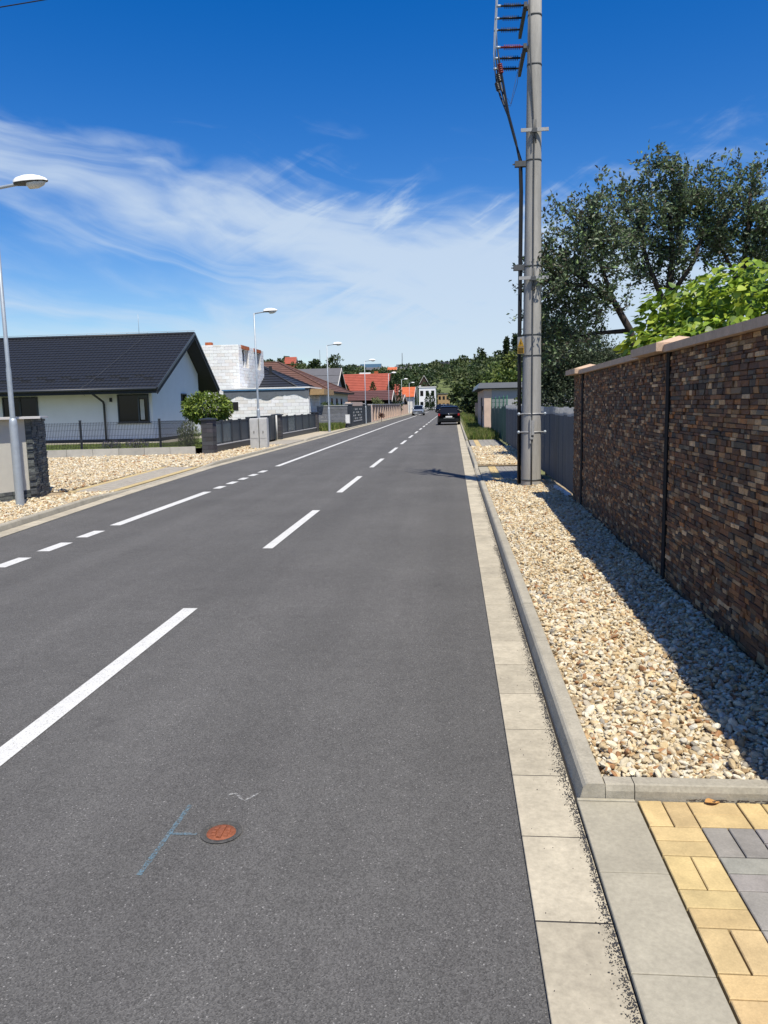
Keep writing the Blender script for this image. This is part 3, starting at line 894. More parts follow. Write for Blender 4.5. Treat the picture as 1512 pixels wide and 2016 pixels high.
# ------------------------------------------------------------------ utility pole
def build_pole():
    px, py = 1.5, 15.34
    t = thing('utility_pole', (px, py, .05), 'tall round concrete power pole standing in the gravel by the grey sheet fence', 'pole')
    def R(z): return .196 - (.196 - .122) * z / 8.9
    def CX(z): return px + .004 * z
    m = MB(); m.tube([(CX(z), py, z) for z in (-.1, .05, 2, 4, 6, 8, 10.1)], [R(max(z, 0)) for z in (-.1, .05, 2, 4, 6, 8, 10.1)], 28); m.build('shaft', 'concrete', t)
    def band(z, h=.028, pr=.006, mat='galvanised_dark'):
        m = MB(); r = R(z)
        m.lathe(CX(z), py, [(r + .0005, z), (r + pr, z), (r + pr, z + h), (r + .0005, z + h)], 28); m.build('band', mat, t)
    for z in (2.56, 2.95, 4.22, 6.12, 7.78, 8.62, .17): band(z)
    # two collar bars with round ends near the foot
    for z in (1.10, 1.45):
        band(z, .03, .008, 'steel_bracket')
        m = MB(); r = R(z)
        m.tube([(CX(z) - r - .06, py - .10, z + .015), (CX(z) + r + .06, py - .10, z + .015)], .012, 8)
        b = m.build('clamp_bar', 'steel_bracket', t)
        for s in (-1, 1):
            m = MB(); x = CX(z) + s * (r + .065)
            m.lathe(x, py - .10, [(.001, z - .018), (.024, z - .006), (.03, z + .015), (.024, z + .036), (.001, z + .048)], 12); m.build('bolt_head', 'galvanised', b)
    # earth lead in front with its test clamp
    m = MB(); f = lambda z: (CX(z) - .01, py - R(z) - .016, z)
    m.tube([f(z) for z in (.06, 1.0, 1.3, 2, 4, 6, 6.6)] + [(CX(8) - .09, py - R(8) - .02, 8.0), (CX(9.9) - .12, py - R(9.9) - .02, 9.9)], .013, 8); m.build('earth_lead', 'galvanised_dark', t)
    m = MB(); m.box(CX(1.2) - .045, CX(1.2) + .02, py - R(1.2) - .05, py - R(1.2) - .01, .98, 1.02); m.box(CX(1.2) - .02, CX(1.2) + .035, py - R(1.2) - .05, py - R(1.2) - .01, 1.06, 1.34)
    m.box(CX(1.2) - .05, CX(1.2) - .025, py - R(1.2) - .04, py - R(1.2) - .01, .9, 1.4); m.build('test_clamp', 'steel_bracket', t)
    # cross brackets carrying the lead
    for z in (4.0, 6.63):
        r = R(z)
        m = MB(); m.box(CX(z) - r - .11, CX(z) + r + .11, py - r - .05, py - r - .02, z - .03, z + .03)
        b = m.build('bracket', 'steel_bracket', t)
        for s in (-1, 1):
            m = MB(); x = CX(z) - .005 + s * .024
            m.tube([(x, py - r - .055, z - .24), (x, py - r - .055, z + .17)], .011, 6); m.build('insulator_pin', 'galvanised_dark', b)
        m = MB(); m.box(CX(z) - .05, CX(z) + .04, py - r - .075, py - r - .052, z - .05, z + .02); m.build('clip', 'galvanised_dark', b)
    # cable clamps on the left side
    for z in (6.10, 4.23):
        r = R(z)
        m = MB(); m.box(CX(z) - r - .20, CX(z) - r + .01, py - .05, py + .04, z - .06, z + .04); m.box(CX(z) - r - .24, CX(z) - r - .02, py - .02, py + .01, z - .02, z + .0)
        m.build('cable_clamp', 'galvanised_dark', t)
    # cross arms (run away from the viewer) with arresters
    for z, n0, mat in ((8.10, 3, None), (8.80, 3, None)):
        x = CX(z) - R(z) - .05
        m = MB(); m.box(x - .03, x + .03, py - .12, py + 1.15, z - .04, z + .04); m.box(x - .02, CX(z) - R(z) + .03, py - .04, py + .04, z - .05, z + .03)
        arm = m.build('cross_arm', 'galvanised_dark', t)
        for k in range(3):
            y = py - .05 + k * .46; xx = x - .03; L = .46
            mat = 'insulator_red' if (z < 8.5 and k == 0) else 'insulator_black'
            m = MB(); m.tube([(xx, y, z + .01), (xx - L, y, z + .025)], .019, 8)
            for q in range(9):
                f_ = .14 + q * .075; cx_ = xx - L * f_; cz = z + .01 + .015 * f_
                m.tube([(cx_ - .006, y, cz), (cx_ + .006, y, cz)], [.044, .044], 12)
            ins = m.build('insulator', mat, t)
            m = MB(); m.tube([(xx - L - .03, y, z + .026), (xx - L + .05, y, z + .024)], .024, 8); m.build('end_fitting', 'galvanised', ins)
    # jumper wires between the arms and to the line above
    for k in range(3):
        y = py - .05 + k * .46; x = CX(8.1) - R(8.1) - .08 - .47
        m = MB(); m.tube([(x, y, 8.12), (x - .015, y, 8.4), (x - .002, y, 8.82), (x + .03, y, 9.3), (x + .06, y, 10.2)], .012, 6); m.build('jumper', 'galvanised', t)
        # cable head with sheds and the cable itself
        xb = x + .01
        c = [(xb, y, 8.10), (xb + .03, y - .02 * k, 7.86), (xb + .09, y - .10 * k, 7.55), (xb + .20, py + .02 + .05 * k, 7.0), (xb + .33, py + .035 * k - .02, 6.5), (xb + .40 + .02 * k, py + .03 * k - .03, 6.15), (xb + .415 + .02 * k, py + .03 * k - .03, 5.6), (xb + .40 + .022 * k, py + .04 * k - .03, 4.2), (xb + .39 + .02 * k, py + .04 * k - .03, 2.6), (xb + .39 + .02 * k, py + .04 * k, .1)]
        m = MB(); m.tube(c, [.012, .02, .021, .021, .021, .02, .02, .02, .02, .02], 8); cb = m.build('cable', 'black_rubber', t)
        m = MB()
        for q in range(5):
            f_ = .12 + q * .11
            a = Vector(c[1]).lerp(Vector(c[2]), f_); d = (Vector(c[2]) - Vector(c[1])).normalized()
            m.tube([a - d * .012, a + d * .012], [.05, .030], 10)
        m.build('cable_head', 'insulator_red' if k == 0 else 'insulator_black', cb)
    m = MB()
    for k, dx in ((0, .0), (1, .04)):
        m.tube([(1.29, py - .05 + .3 * k, 8.0), (1.22 - dx, py, 7.5), (1.10, py, 7.12 + dx), (1.02 + .02 * k, py, 7.16 + .1 * k)], .004, 5)
    m.build('earth_wire', 'wire', t)
    # warning sign
    z = 2.62; x = CX(z) - R(z) - .045; y = py - .12
    A = Vector((.78, -.42, 0)).normalized(); 
    def plate(w, h, zz, d, name, mat, par, poly=None):
        N = Vector((-A.y, A.x, 0)); N = -N if N.y > 0 else N
        o = Vector((x, y, zz)) + N * d
        poly = poly or [(-w, 0), (w, 0), (w, h), (-w, h)]
        V = [o + A * a + Vector((0, 0, b)) for a, b in poly] + [o + A * a + Vector((0, 0, b)) - N * .004 for a, b in poly]; n_ = len(poly)
        m = MB(); m.add(V, [tuple(range(n_)), tuple(range(2 * n_ - 1, n_ - 1, -1))] + [((k + 1) % n_, k, k + n_, (k + 1) % n_ + n_) for k in range(n_)])
        return m.build(name, mat, par)
    s = plate(.070, .32, z - .012, 0, 'warning_sign', 'steel_bracket', t)
    plate(0, 0, z, .006, 'triangle', 'sign_yellow', s, [(-.065, .125), (.065, .125), (0, .29)])
    plate(.065, .115, z - .005, .006, 'text_panel', 'sign_yellow', s)
    plate(0, 0, z, .009, 'lightning_symbol', 'sign_black', s, [(-.004, .15), (.014, .19), (.002, .195), (.010, .24), (-.014, .192), (.0, .186)])
    for q in range(4): plate(.052, .010, z + .012 + q * .025, .009, 'text_line', 'sign_black', s)
build_pole()

# overhead wire, top left
m = MB(); m.tube([(-22 + 26 * i / 12, 24, 13.13 + .085 * 26 * i / 12 - .06 * sin(pi * i / 12)) for i in range(13)], .016, 6)
w_ = m.build('overhead_wire', 'wire'); tag(w_, 'thin dark overhead wire crossing the sky above the nearest street lamp', 'wire')

# ------------------------------------------------------------------ street lamps
def build_lamp(loc, label):
    x, y, z = loc
    t = thing('street_lamp', loc, label, 'street lamp', 'street lamps along the left verge')
    m = MB(); m.lathe(x, y, [(.075, z - .1), (.072, z + 1.45), (.066, z + 1.50), (.05, z + 1.545), (.0, z + 1.56)], 18); m.build('lower_tube', 'galvanised', t)
    m = MB(); m.lathe(x, y, [(.045, z + 1.54), (.043, z + 2.4), (.036, z + 2.45), (.031, z + 5.45), (.0, z + 5.46)], 16); m.build('upper_tube', 'galvanised', t)
    m = MB(); m.tube([(x - .01, y, z + 5.40), (x + .06, y, z + 5.44), (x + .45, y, z + 5.49), (x + .50, y, z + 5.50)], .026, 10); arm = m.build('arm', 'galvanised', t)
    # head: white shell above, grey tray and glass below
    def loft(secs, n=14, lower=False):
        V = []; F = []
        for (xx, w, h, zc) in secs:
            for k in range(n + 1):
                g = pi * k / n
                V.append((x + xx, y + w * cos(g), zc + (-1 if lower else 1) * h * sin(g)))
        for i in range(len(secs) - 1):
            for k in range(n):
                a = i * (n + 1) + k; F.append((a, a + 1, a + n + 2, a + n + 1) if not lower else (a, a + n + 1, a + n + 2, a + 1))
        return V, F
    zc = z + 5.50
    S = [(.40, .01, .005, zc + .0), (.405, .07, .075, zc), (.46, .10, .10, zc + .005), (.60, .125, .125, zc + .01), (.74, .125, .12, zc + .015), (.86, .11, .09, zc + .02), (.95, .075, .05, zc + .025), (.99, .02, .01, zc + .028)]
    m = MB(); V, F = loft(S); m.add(V, F, None, True); h = m.build('lamp_head', 'lamp_white', t)
    S2 = [(.40, .01, .005, zc), (.41, .068, .035, zc), (.60, .118, .045, zc + .008), (.86, .105, .03, zc + .018), (.985, .02, .005, zc + .026)]
    m = MB(); V, F = loft(S2, 14, True); m.add(V, F, None, True); m.build('tray', 'galvanised_dark', h)
    S3 = [(.60, .02, .01, zc - .02), (.66, .09, .085, zc - .012), (.80, .095, .09, zc), (.90, .07, .055, zc + .008), (.955, .01, .005, zc + .02)]
    m = MB(); V, F = loft(S3, 14, True); m.add(V, F, None, True); m.build('glass_bowl', 'lamp_glass', h)
    return t
lamp0 = build_lamp((-7.80, 13.17, .06), 'nearest galvanised street lamp, beside the cream wall at the left edge')
LAMPS = [((-8.40, 33.0, .06), 'street lamp right beside the pale grey utility cabinet', 0, 1.03),
         ((-7.95, 49.3, .06), 'street lamp in front of the grey plank fence and tall grass', 0, 1.0),
         ((-7.72, 68.2, .06), 'street lamp in front of the black gate with square holes', 0, 1.0),
         ((-7.95, 96.0, .06), 'street lamp on the peach and brown fence, before the thuja trees', 0, 1.0),
         ((-8.0, 121.0, .06), 'street lamp standing right beside the tallest thuja column', 0, 1.0),
         ((-8.0, 142.0, .06), 'second farthest street lamp, beyond the thuja columns', 0, 1.0),
         ((-8.0, 172.0, .06), 'farthest street lamp, before the white block', 0, 1.0)]
for loc, lb, rz, sc in LAMPS: dup(lamp0, loc, lb, rz, sc)

# ------------------------------------------------------------------ cream wall on the left
def build_cream_wall():
    t = thing('garden_wall', (-8.6, 13.5, 0), 'cream rendered garden wall with dark stone plinth, stone end pillar and flat coping', 'wall')
    A = Vector((CW1[0] - CW0[0], CW1[1] - CW0[1], 0)); ln = A.length; A.normalize(); N = Vector((A.y, -A.x, 0))
    def slab(o, A, N, a0, a1, n0, n1, z0, z1, name, mat, top_tilt=0):
        V = []
        for z in (z0, z1):
            for a, n_ in ((a0, n0), (a1, n0), (a1, n1), (a0, n1)): V.append(Vector((*o, 0)) + A * a + N * n_ + Vector((0, 0, z)))
        m = MB(); m.add(V, [(0, 1, 2, 3), (7, 6, 5, 4), (1, 0, 4, 5), (2, 1, 5, 6), (3, 2, 6, 7), (0, 3, 7, 4)]); return m.build(name, mat, t)
    slab(CW0, A, N, 0, ln - .13, -.30, 0, .22, 1.58, 'render', 'render_cream')
    slab(CW0, A, N, 0, ln - .02, -.32, -.01, -.1, .24, 'plinth', 'mortar')
    slab(CW0, A, N, ln - .14, ln - .02, -.30, -.012, .1, 1.58, 'pillar_core', 'mortar')
    slab(CW0, A, N, -.1, ln + .10, -.42, .17, 1.583, 1.625, 'coping_slab', 'render_plain')
    B = Vector((CW2[0] - CW1[0], CW2[1] - CW1[1], 0)); lb = B.length; B.normalize(); NB = Vector((B.y, -B.x, 0))
    slab(CW1, B, NB, .0, lb - .02, -.30, -.02, -.1, 1.58, 'pillar_core', 'mortar')
    slab(CW1, B, NB, .02, lb + .10, -.40, .07, 1.586, 1.622, 'coping_slab', 'render_plain')
    items = []
    def strips(P0, A, N, ln, z0, z1, sd):
        r = random.Random(sd); z = z0
        while z < z1 - .01:
            h = min(r.uniform(.035, .075), z1 - z); a = 0
            while a < ln - .01:
                w = min(r.uniform(.10, .34), ln - a); 
                if ln - a - w < .05: w = ln - a
                c = np.array(r.choice([(.085, .095, .09), (.06, .07, .072), (.12, .13, .12), (.075, .082, .085)])) * r.uniform(.8, 1.2)
                m = MB(); m.cbox((*P0, 0), tuple(A), (0, 0, 1), tuple(N), a + .002, a + w - .002, z + .002, z + h - .002, -.02, r.uniform(.005, .03), .004, c, .004)
                items.append((a, m)); a += w
            z += h
    strips((CW0[0] + A.x * (ln - .13), CW0[1] + A.y * (ln - .13)), A, N, .13, .02, 1.57, 3)
    strips(CW0, A, N, ln - .135, .0, .235, 4)
    strips(CW1, B, NB, lb, .02, 1.57, 6)
    pieces('stone', [(i[0], i[1]) for i in items], 'stone', t, 300, 'far_stones')
build_cream_wall()

# ------------------------------------------------------------------ wire fence and low pillar fence
def build_wire_fence():
    t = thing('wire_fence', (-12, 27.3, .05), 'black welded wire fence on grey concrete edging before the white house', 'fence')
    x = -9.55
    def P(x): return fence_y(x)
    xs = [-9.55, -10.75, -13.5, -16.3]
    for i in range(9):
        a = -9.52 - i * .9; b = a - .885
        m = MB()
        V = [(a, P(a) - .03, -.05), (b, P(b) - .03, -.05), (b, P(b) + .03, -.05), (a, P(a) + .03, -.05)]; V += [(q[0], q[1], .33) for q in V]
        m.add(V, [(1, 0, 4, 5), (2, 1, 5, 6), (3, 2, 6, 7), (0, 3, 7, 4), (4, 7, 6, 5)]); m.build('edging_slab', 'edging', t)
    for a, b in zip(xs, xs[1:]):
        m = MB(); n = 52
        for k in range(n + 1):
            q = a + (b - a) * k / n; m.box(q - .0055, q + .0055, P(q) - .004, P(q) + .004, .36, 1.30)
        for z in (.40, .62, .80, 1.02, 1.20, 1.27):
            dy = -.02 if z in (.62, 1.20) else 0
            m.tube([(a, P(a) + dy, z), (b, P(b) + dy, z)], .004, 4)
        m.build('wire_panel', 'wire', t)
    for q in xs[1:]:
        m = MB(); m.box(q - .035, q + .035, P(q) + .004, P(q) + .065, .3, 1.36); m.box(q - .04, q + .04, P(q), P(q) + .07, 1.36, 1.38); m.build('post', 'anthracite', t)
build_wire_fence()

def block_pillar(t, x0, x1, y0, y1, h, cap=True):
    n = int(round(h / .155)); hh = h / n
    for k in range(n):
        cut = random.uniform(.35, .65) * (x1 - x0) + x0
        for a, b in ((x0, cut - .004), (cut + .004, x1)) if k % 2 else ((x0, x1),):
            m = MB(); q = random.uniform(0, .012)
            c = jit((.060, .060, .064), .22)
            m.add([(a - q, y0 - q, k * hh + .05), (b + q, y0 - q, k * hh + .05), (b + q, y1 + q, k * hh + .05), (a - q, y1 + q, k * hh + .05),
                   (a - q, y0 - q, k * hh + hh + .042), (b + q, y0 - q, k * hh + hh + .042), (b + q, y1 + q, k * hh + hh + .042), (a - q, y1 + q, k * hh + hh + .042)],
                  [(4, 5, 6, 7), (0, 1, 5, 4), (1, 2, 6, 5), (2, 3, 7, 6), (3, 0, 4, 7)], c)
            m.build('block', 'block_pillar', t)
    m = MB(); m.box(x0 + .02, x1 - .02, y0 + .02, y1 - .02, 0, h + .04); m.build('core', 'mortar', t)
    m = MB(); z = h + .045
    m.box(x0 - .06, x1 + .06, y0 - .06, y1 + .06, z, z + .05)
    m.add([(x0 - .06, y0 - .06, z + .05), (x1 + .06, y0 - .06, z + .05), (x1 + .06, y1 + .06, z + .05), (x0 - .06, y1 + .06, z + .05), ((x0 + x1) / 2, (y0 + y1) / 2, z + .085)], [(0, 1, 4), (1, 2, 4), (2, 3, 4), (3, 0, 4)])
    m.build('cap', 'anthracite', t)

def build_street_fence():
    X = -8.85
    for i, (y0, y1, lb) in enumerate(((27.9, 28.35, 'split-face grey block pillar at the corner of the wire fence'),
                                  (39.2, 39.65, 'split-face grey block pillar with letter slot, beyond the utility cabinet'),
                                  (50.2, 50.6, 'split-face grey block pillar where the panel fence ends at the tall grass'))):
        t = thing('gate_pillar', (X - .2, y0, .05), lb, 'pillar', 'grey block pillars of the panel fence')
        block_pillar(t, X - .42, X, y0, y1, 1.24)
        if i == 1:
            m = MB(); m.box(X - .30, X - .20, y0 - .02, y0 + .01, .75, .93); m.build('letter_slot', 'sign_black', t)
    def fence(y0, y1, n, lb, glass):
        t = thing('panel_fence', (X - .2, y0, .05), lb, 'fence')
        m = MB(); m.box(X - .32, X - .08, y0, y1, -.05, .30); m.build('plinth', 'anthracite', t)
        m = MB(); m.box(X - .33, X - .07, y0, y1, .302, .335); m.build('plinth_cap', 'render_grey', t)
        d = (y1 - y0) / n
        for k in range(n + 1):
            y = y0 + k * d; m = MB(); m.box(X - .26, X - .14, y - .045 if k else y, y + .045 if k < n else y, .335, 1.26); m.build('post', 'anthracite', t)
        for k in range(n):
            a, b = y0 + k * d + .05, y0 + (k + 1) * d - .05
            m = MB(); m.box(X - .215, X - .185, a, b, .40, 1.16); m.build('panel', 'glass_milk' if k in glass else 'anthracite_panel', t)
            m = MB(); m.box(X - .23, X - .17, a, b, 1.16, 1.22); m.build('rail', 'anthracite', t)
            m = MB(); m.box(X - .23, X - .17, a, b, .345, .40); m.build('rail', 'anthracite', t)
    fence(28.36, 33.6, 4, 'anthracite panel fence with glazed bays next to the globe tree', (0, 1))
    fence(39.66, 50.19, 5, 'anthracite panel fence beyond the utility cabinet', (1,))
    t = thing('sliding_gate', (X - .3, 36, .05), 'dark anthracite gate behind the utility cabinet', 'gate')
    m = MB(); m.box(X - .33, X - .25, 33.7, 39.1, .08, 1.3); m.build('gate_leaf', 'anthracite', t)
    for y in (33.75, 35.1, 36.45, 37.8, 39.0):
        m = MB(); m.box(X - .25, X - .20, y, y + .07, .08, 1.3); m.build('frame_bar', 'anthracite_panel', t)
    m = MB(); m.tube([(X - .16, 39.0, .05), (X - .16, 39.0, 1.3)], .045, 8); m.build('guide_post', 'plastic_grey', t)
    # utility cabinet: two boxes side by side
    t = thing('utility_cabinet', (-7.95, 31.2, .05), 'pale grey utility cabinet of two boxes beside the second street lamp', 'cabinet')
    for x0, x1, y0, h in ((-8.28, -7.93, 31.0, 1.24), (-7.90, -7.58, 31.05, 1.26)):
        m = MB(); m.prism([(y0, .02), (y0 + .32, .02), (y0 + .32, h), (y0 + .14, h + .03), (y0 - .0, h)], x0, x1, 'x'); b = m.build('cabinet_box', 'plastic_grey', t)
        m = MB(); m.box(x0 + .02, x1 - .02, y0 - .014, y0 - .002, .46, h - .06); m.build('door', 'plastic_grey', b)
        m = MB(); m.box(x0 + .02, x1 - .02, y0 - .014, y0 - .002, .04, .44); m.build('base_panel', 'plastic_grey', b)
        m = MB(); m.box((x0 + x1) / 2 - .012, (x0 + x1) / 2 + .012, y0 - .03, y0 - .014, .66, .76); m.build('lock', 'sign_black', b)
build_street_fence()

# ------------------------------------------------------------------ roofs and houses
def stepped(m, a, b, c, d, n, lift=.03, waves=0, amp=.02):
    """roof plane a-b at the eave, d-c at the ridge, laid in n courses, each lapping the one below"""
    a, b, c, d = (np.array(q, float) for q in (a, b, c, d))
    N = np.cross(b - a, d - a); N /= np.linalg.norm(N)
    if N[2] < 0: N = -N
    w = max(1, waves)
    for k in range(n):
        t0, t1 = k / n, (k + 1) / n
        rows = []
        for t, up in ((t0, -.002), (t0, lift), (t1, .003)):
            L = a + (d - a) * t; R = b + (c - b) * t
            rows.append([L + (R - L) * i / w + N * (up + (amp * abs(sin(pi * (i % 4) / 4)) if waves and up >= .003 else 0)) for i in range(w + 1)])
        V = [p for r in rows for p in r]; F = []
        for r in range(2):
            for i in range(w):
                q = r * (w + 1) + i; F.append((q, q + 1, q + w + 2, q + w + 1))
        m.add(V, F)
    return m

def window(parent, face, u0, u1, z0, z1, at, frame='anthracite', glass='glass_dark', mull=0, sill=True):
    """window proud of a wall. face: '-y' or '+x' ; u along x or y; at = wall plane"""
    def bx(m, a0, a1, b0, b1, d0, d1):
        if face == '-y': m.box(a0, a1, at - d1, at - d0, b0, b1)
        else: m.box(at + d0, at + d1, a0, a1, b0, b1)
    m = MB(); bx(m, u0, u1, z0, z1, .002, .02); g = m.build('window', glass, parent)
    m = MB(); f = .06
    bx(m, u0, u1, z1 - f, z1, .021, .05); bx(m, u0, u1, z0, z0 + f, .021, .05); bx(m, u0, u0 + f, z0 + f, z1 - f, .021, .05); bx(m, u1 - f, u1, z0 + f, z1 - f, .021, .05)
    for k in range(mull):
        q = u0 + (u1 - u0) * (k + 1) / (mull + 1); bx(m, q - .04, q + .04, z0 + f, z1 - f, .021, .05)
    m.build('frame', frame, g)
    if sill:
        m = MB(); bx(m, u0 - .04, u1 + .04, z0 - .04, z0 - .003, .002, .09); m.build('sill', frame, g)

def build_white_house():
    Cx, Cy = -13.55, 34.15
    t = thing('white_house', (Cx, Cy, .28), 'white bungalow with dark anthracite tiled gable roof behind the wire fence', 'house')
    X0 = -27.0; YB = 40.65; ze = 2.62; ry, rz = 38.35, 5.40
    ye, yb = 33.0, 42.0; zeave, zback = 2.62, 2.70; xv = -12.86
    front = lambda x: Cy + (x - Cx) * .0
    def roof_z(y): return zeave + (rz - zeave) * (y - ye) / (ry - ye) if y < ry else zback + (rz - zback) * (yb - y) / (yb - ry)
    u = .16
    m = MB()
    P = [(Cy, .42), (YB, .42), (YB, roof_z(YB) - u), (ry, rz - u), (Cy, roof_z(Cy) - u)]
    m.prism(P, X0, Cx, 'x'); w = m.build('wall', 'render_white', t)
    m = MB(); m.box(X0 + .02, Cx - .02, Cy + .02, YB - .02, -.1, .425); m.build('plinth', 'anthracite', t)
    # roof
    m = MB()
    stepped(m, (X0 - .5, ye, zeave), (xv, ye, zeave), (xv, ry, rz), (X0 - .5, ry, rz), 21, .024, 4 * 76, .020)
    r = m.build('roof', 'roof_anthracite', t)
    m = MB(); stepped(m, (xv, yb, zback), (X0 - .5, yb, zback), (X0 - .5, ry, rz), (xv, ry, rz), 12, .035); m.build('back_slope', 'roof_anthracite', r)
    m = MB()   # underside
    th = .20
    V = [(X0 - .5, ye, zeave - .01), (xv - .004, ye, zeave - .01), (xv - .004, ry, rz - .01), (X0 - .5, ry, rz - .01), (xv - .004, yb, zback - .01), (X0 - .5, yb, zback - .01)]
    V += [(x, y, z - th * .6) for x, y, z in V]
    m.add(V, [(6, 7, 8, 9), (9, 8, 10, 11)]); m.build('soffit', 'soffit', r)
    # verge boards, eave board, gutter, ridge
    m = MB(); d = .24
    V = [(xv, ye, zeave - d), (xv, ry, rz - d), (xv, yb, zback - d), (xv, yb, zback + .05), (xv, ry, rz + .06), (xv, ye, zeave + .05)]
    V2 = [(x + .035, y, z) for x, y, z in V]
    m.add(V2 + V, [(0, 1, 4, 5), (1, 2, 3, 4), (11, 10, 7, 6), (10, 9, 8, 7)] + [(i, (i + 1) % 6, (i + 1) % 6 + 6, i + 6)[::-1] for i in range(6)]); m.build('verge_board', 'soffit', r)
    m = MB()
    V = [(xv + .036, ye - .02, zeave + .03), (xv + .036, ry, rz + .035), (xv + .036, yb + .02, zback + .03)]
    m.add([(x, y, z + h) for h in (-.07, .05) for x, y, z in V] + [(x + .03, y, z + h) for h in (-.07, .05) for x, y, z in V],
          [(6, 7, 10, 9), (7, 8, 11, 10), (3, 4, 10, 9)[::-1], (4, 5, 11, 10)[::-1], (0, 1, 7, 6), (1, 2, 8, 7)]); m.build('verge_flashing', 'anthracite_panel', r)
    m = MB(); m.box(X0 - .5, xv - .003, ye - .03, ye - .002, zeave - .19, zeave + .01); m.build('eave_board', 'soffit', r)
    m = MB(); m.tube([(X0 - .5, ye - .09, zeave + .005), (xv + .01, ye - .09, zeave + .005)], .062, 10); m.build('rain_gutter', 'anthracite', r)
    m = MB(); m.tube([(X0 - .5, ry, rz + .03), (xv + .02, ry, rz + .03)], .085, 10); m.build('ridge', 'roof_anthracite', r)
    # lightning conductor: ridge wire with clips and a lead down the slope
    m = MB(); m.tube([(X0 - .5, ry, rz + .17), (xv + .05, ry, rz + .17)], .010, 5); m.build('ridge_wire', 'galvanised', r)
    for k in range(10):
        x = xv - .3 - k * 1.05; m = MB(); m.tube([(x, ry, rz + .09), (x, ry, rz + .18)], .012, 5); m.build('wire_clip', 'galvanised', r)
    m = MB(); x0 = xv - 2.35
    pts = []
    for k in range(9):
        f = k / 8; y = ry + (ye - .1 - ry) * f; pts.append((x0 - 1.0 * f, y, roof_z(max(y, ye)) + .10))
    pts += [(x0 - 1.05, ye - .17, zeave - .05), (x0 - 1.0, ye + .2, zeave - .25)]
    m.tube(pts, .006, 5); m.build('conductor', 'galvanised_dark', r)
    m = MB(); m.tube([(xv - 2.9, ry + .2, rz), (xv - 2.9, ry + .2, rz + 1.1)], .010, 5); m.build('antenna', 'galvanised', r)
    for k in range(9):      # snow guards
        for q, yy in ((0, ye + .85), (1, ye + 1.15)):
            x = xv - .9 - k * 1.15 - q * .55; m = MB(); z = roof_z(yy)
            m.box(x, x + .45, yy, yy + .03, z + .03, z + .085); m.build('snow_guard', 'soffit', r)
    # windows: recessed pair by the corner, big one far left, small one in the gable
    window(t, '-y', Cx - 1.62, Cx - .16, 1.15, 2.42, Cy, mull=0)
    m = MB(); m.box(Cx - .66, Cx - .60, Cy - .06, Cy - .052, 1.2, 2.37); m.box(Cx - .60, Cx - .18, Cy - .058, Cy - .053, 2.26, 2.37); m.build('sash', 'anthracite_panel', t)
    m = MB(); m.box(Cx - .55, Cx - .36, Cy - .064, Cy - .060, 1.28, 2.18); m.build('curtain', 'plastic_grey', t)
    window(t, '-y', Cx - 7.1, Cx - 5.40, .5, 2.40, Cy, mull=1, sill=False)
    window(t, '+x', Cy + 3.75, Cy + 4.5, 1.85, 2.48, Cx)
    # downpipe
    m = MB(); x = Cx - 2.28
    m.tube([(x - .04, ye - .03, zeave - .05), (x - .02, ye + .1, zeave - .15), (x + .04, Cy - .16, zeave - .50), (x + .05, Cy - .10, zeave - .62), (x + .05, Cy - .10, .35)], .048, 10); m.build('downpipe', 'anthracite', t)
    m = MB(); m.box(Cx - 1.95, Cx - 1.87, Cy - .12, Cy - .005, 2.1, 2.28); m.build('wall_lamp', 'soffit', t)
    # paved strip along the house and lawn
    m = MB(); m.add([(-27, 32.6, .283), (Cx + 1.2, 32.6, .283), (Cx + 1.2, 41, .283), (Cx, 41, .283), (Cx, Cy, .283), (-27, Cy, .283)], [(0, 1, 4, 5), (1, 2, 3, 4)])
    m.build('terrace_path', 'slab', kind='structure')
    m = MB(); m.add([(-27, fence_y(-27) + .05, .27), (-9.3, fence_y(-9.3) + .05, .27), (-9.3, 50, .27), (-27, 50, .27)], [(0, 1, 2, 3)])
    m.build('lawn', 'lawn', kind='structure')
build_white_house()

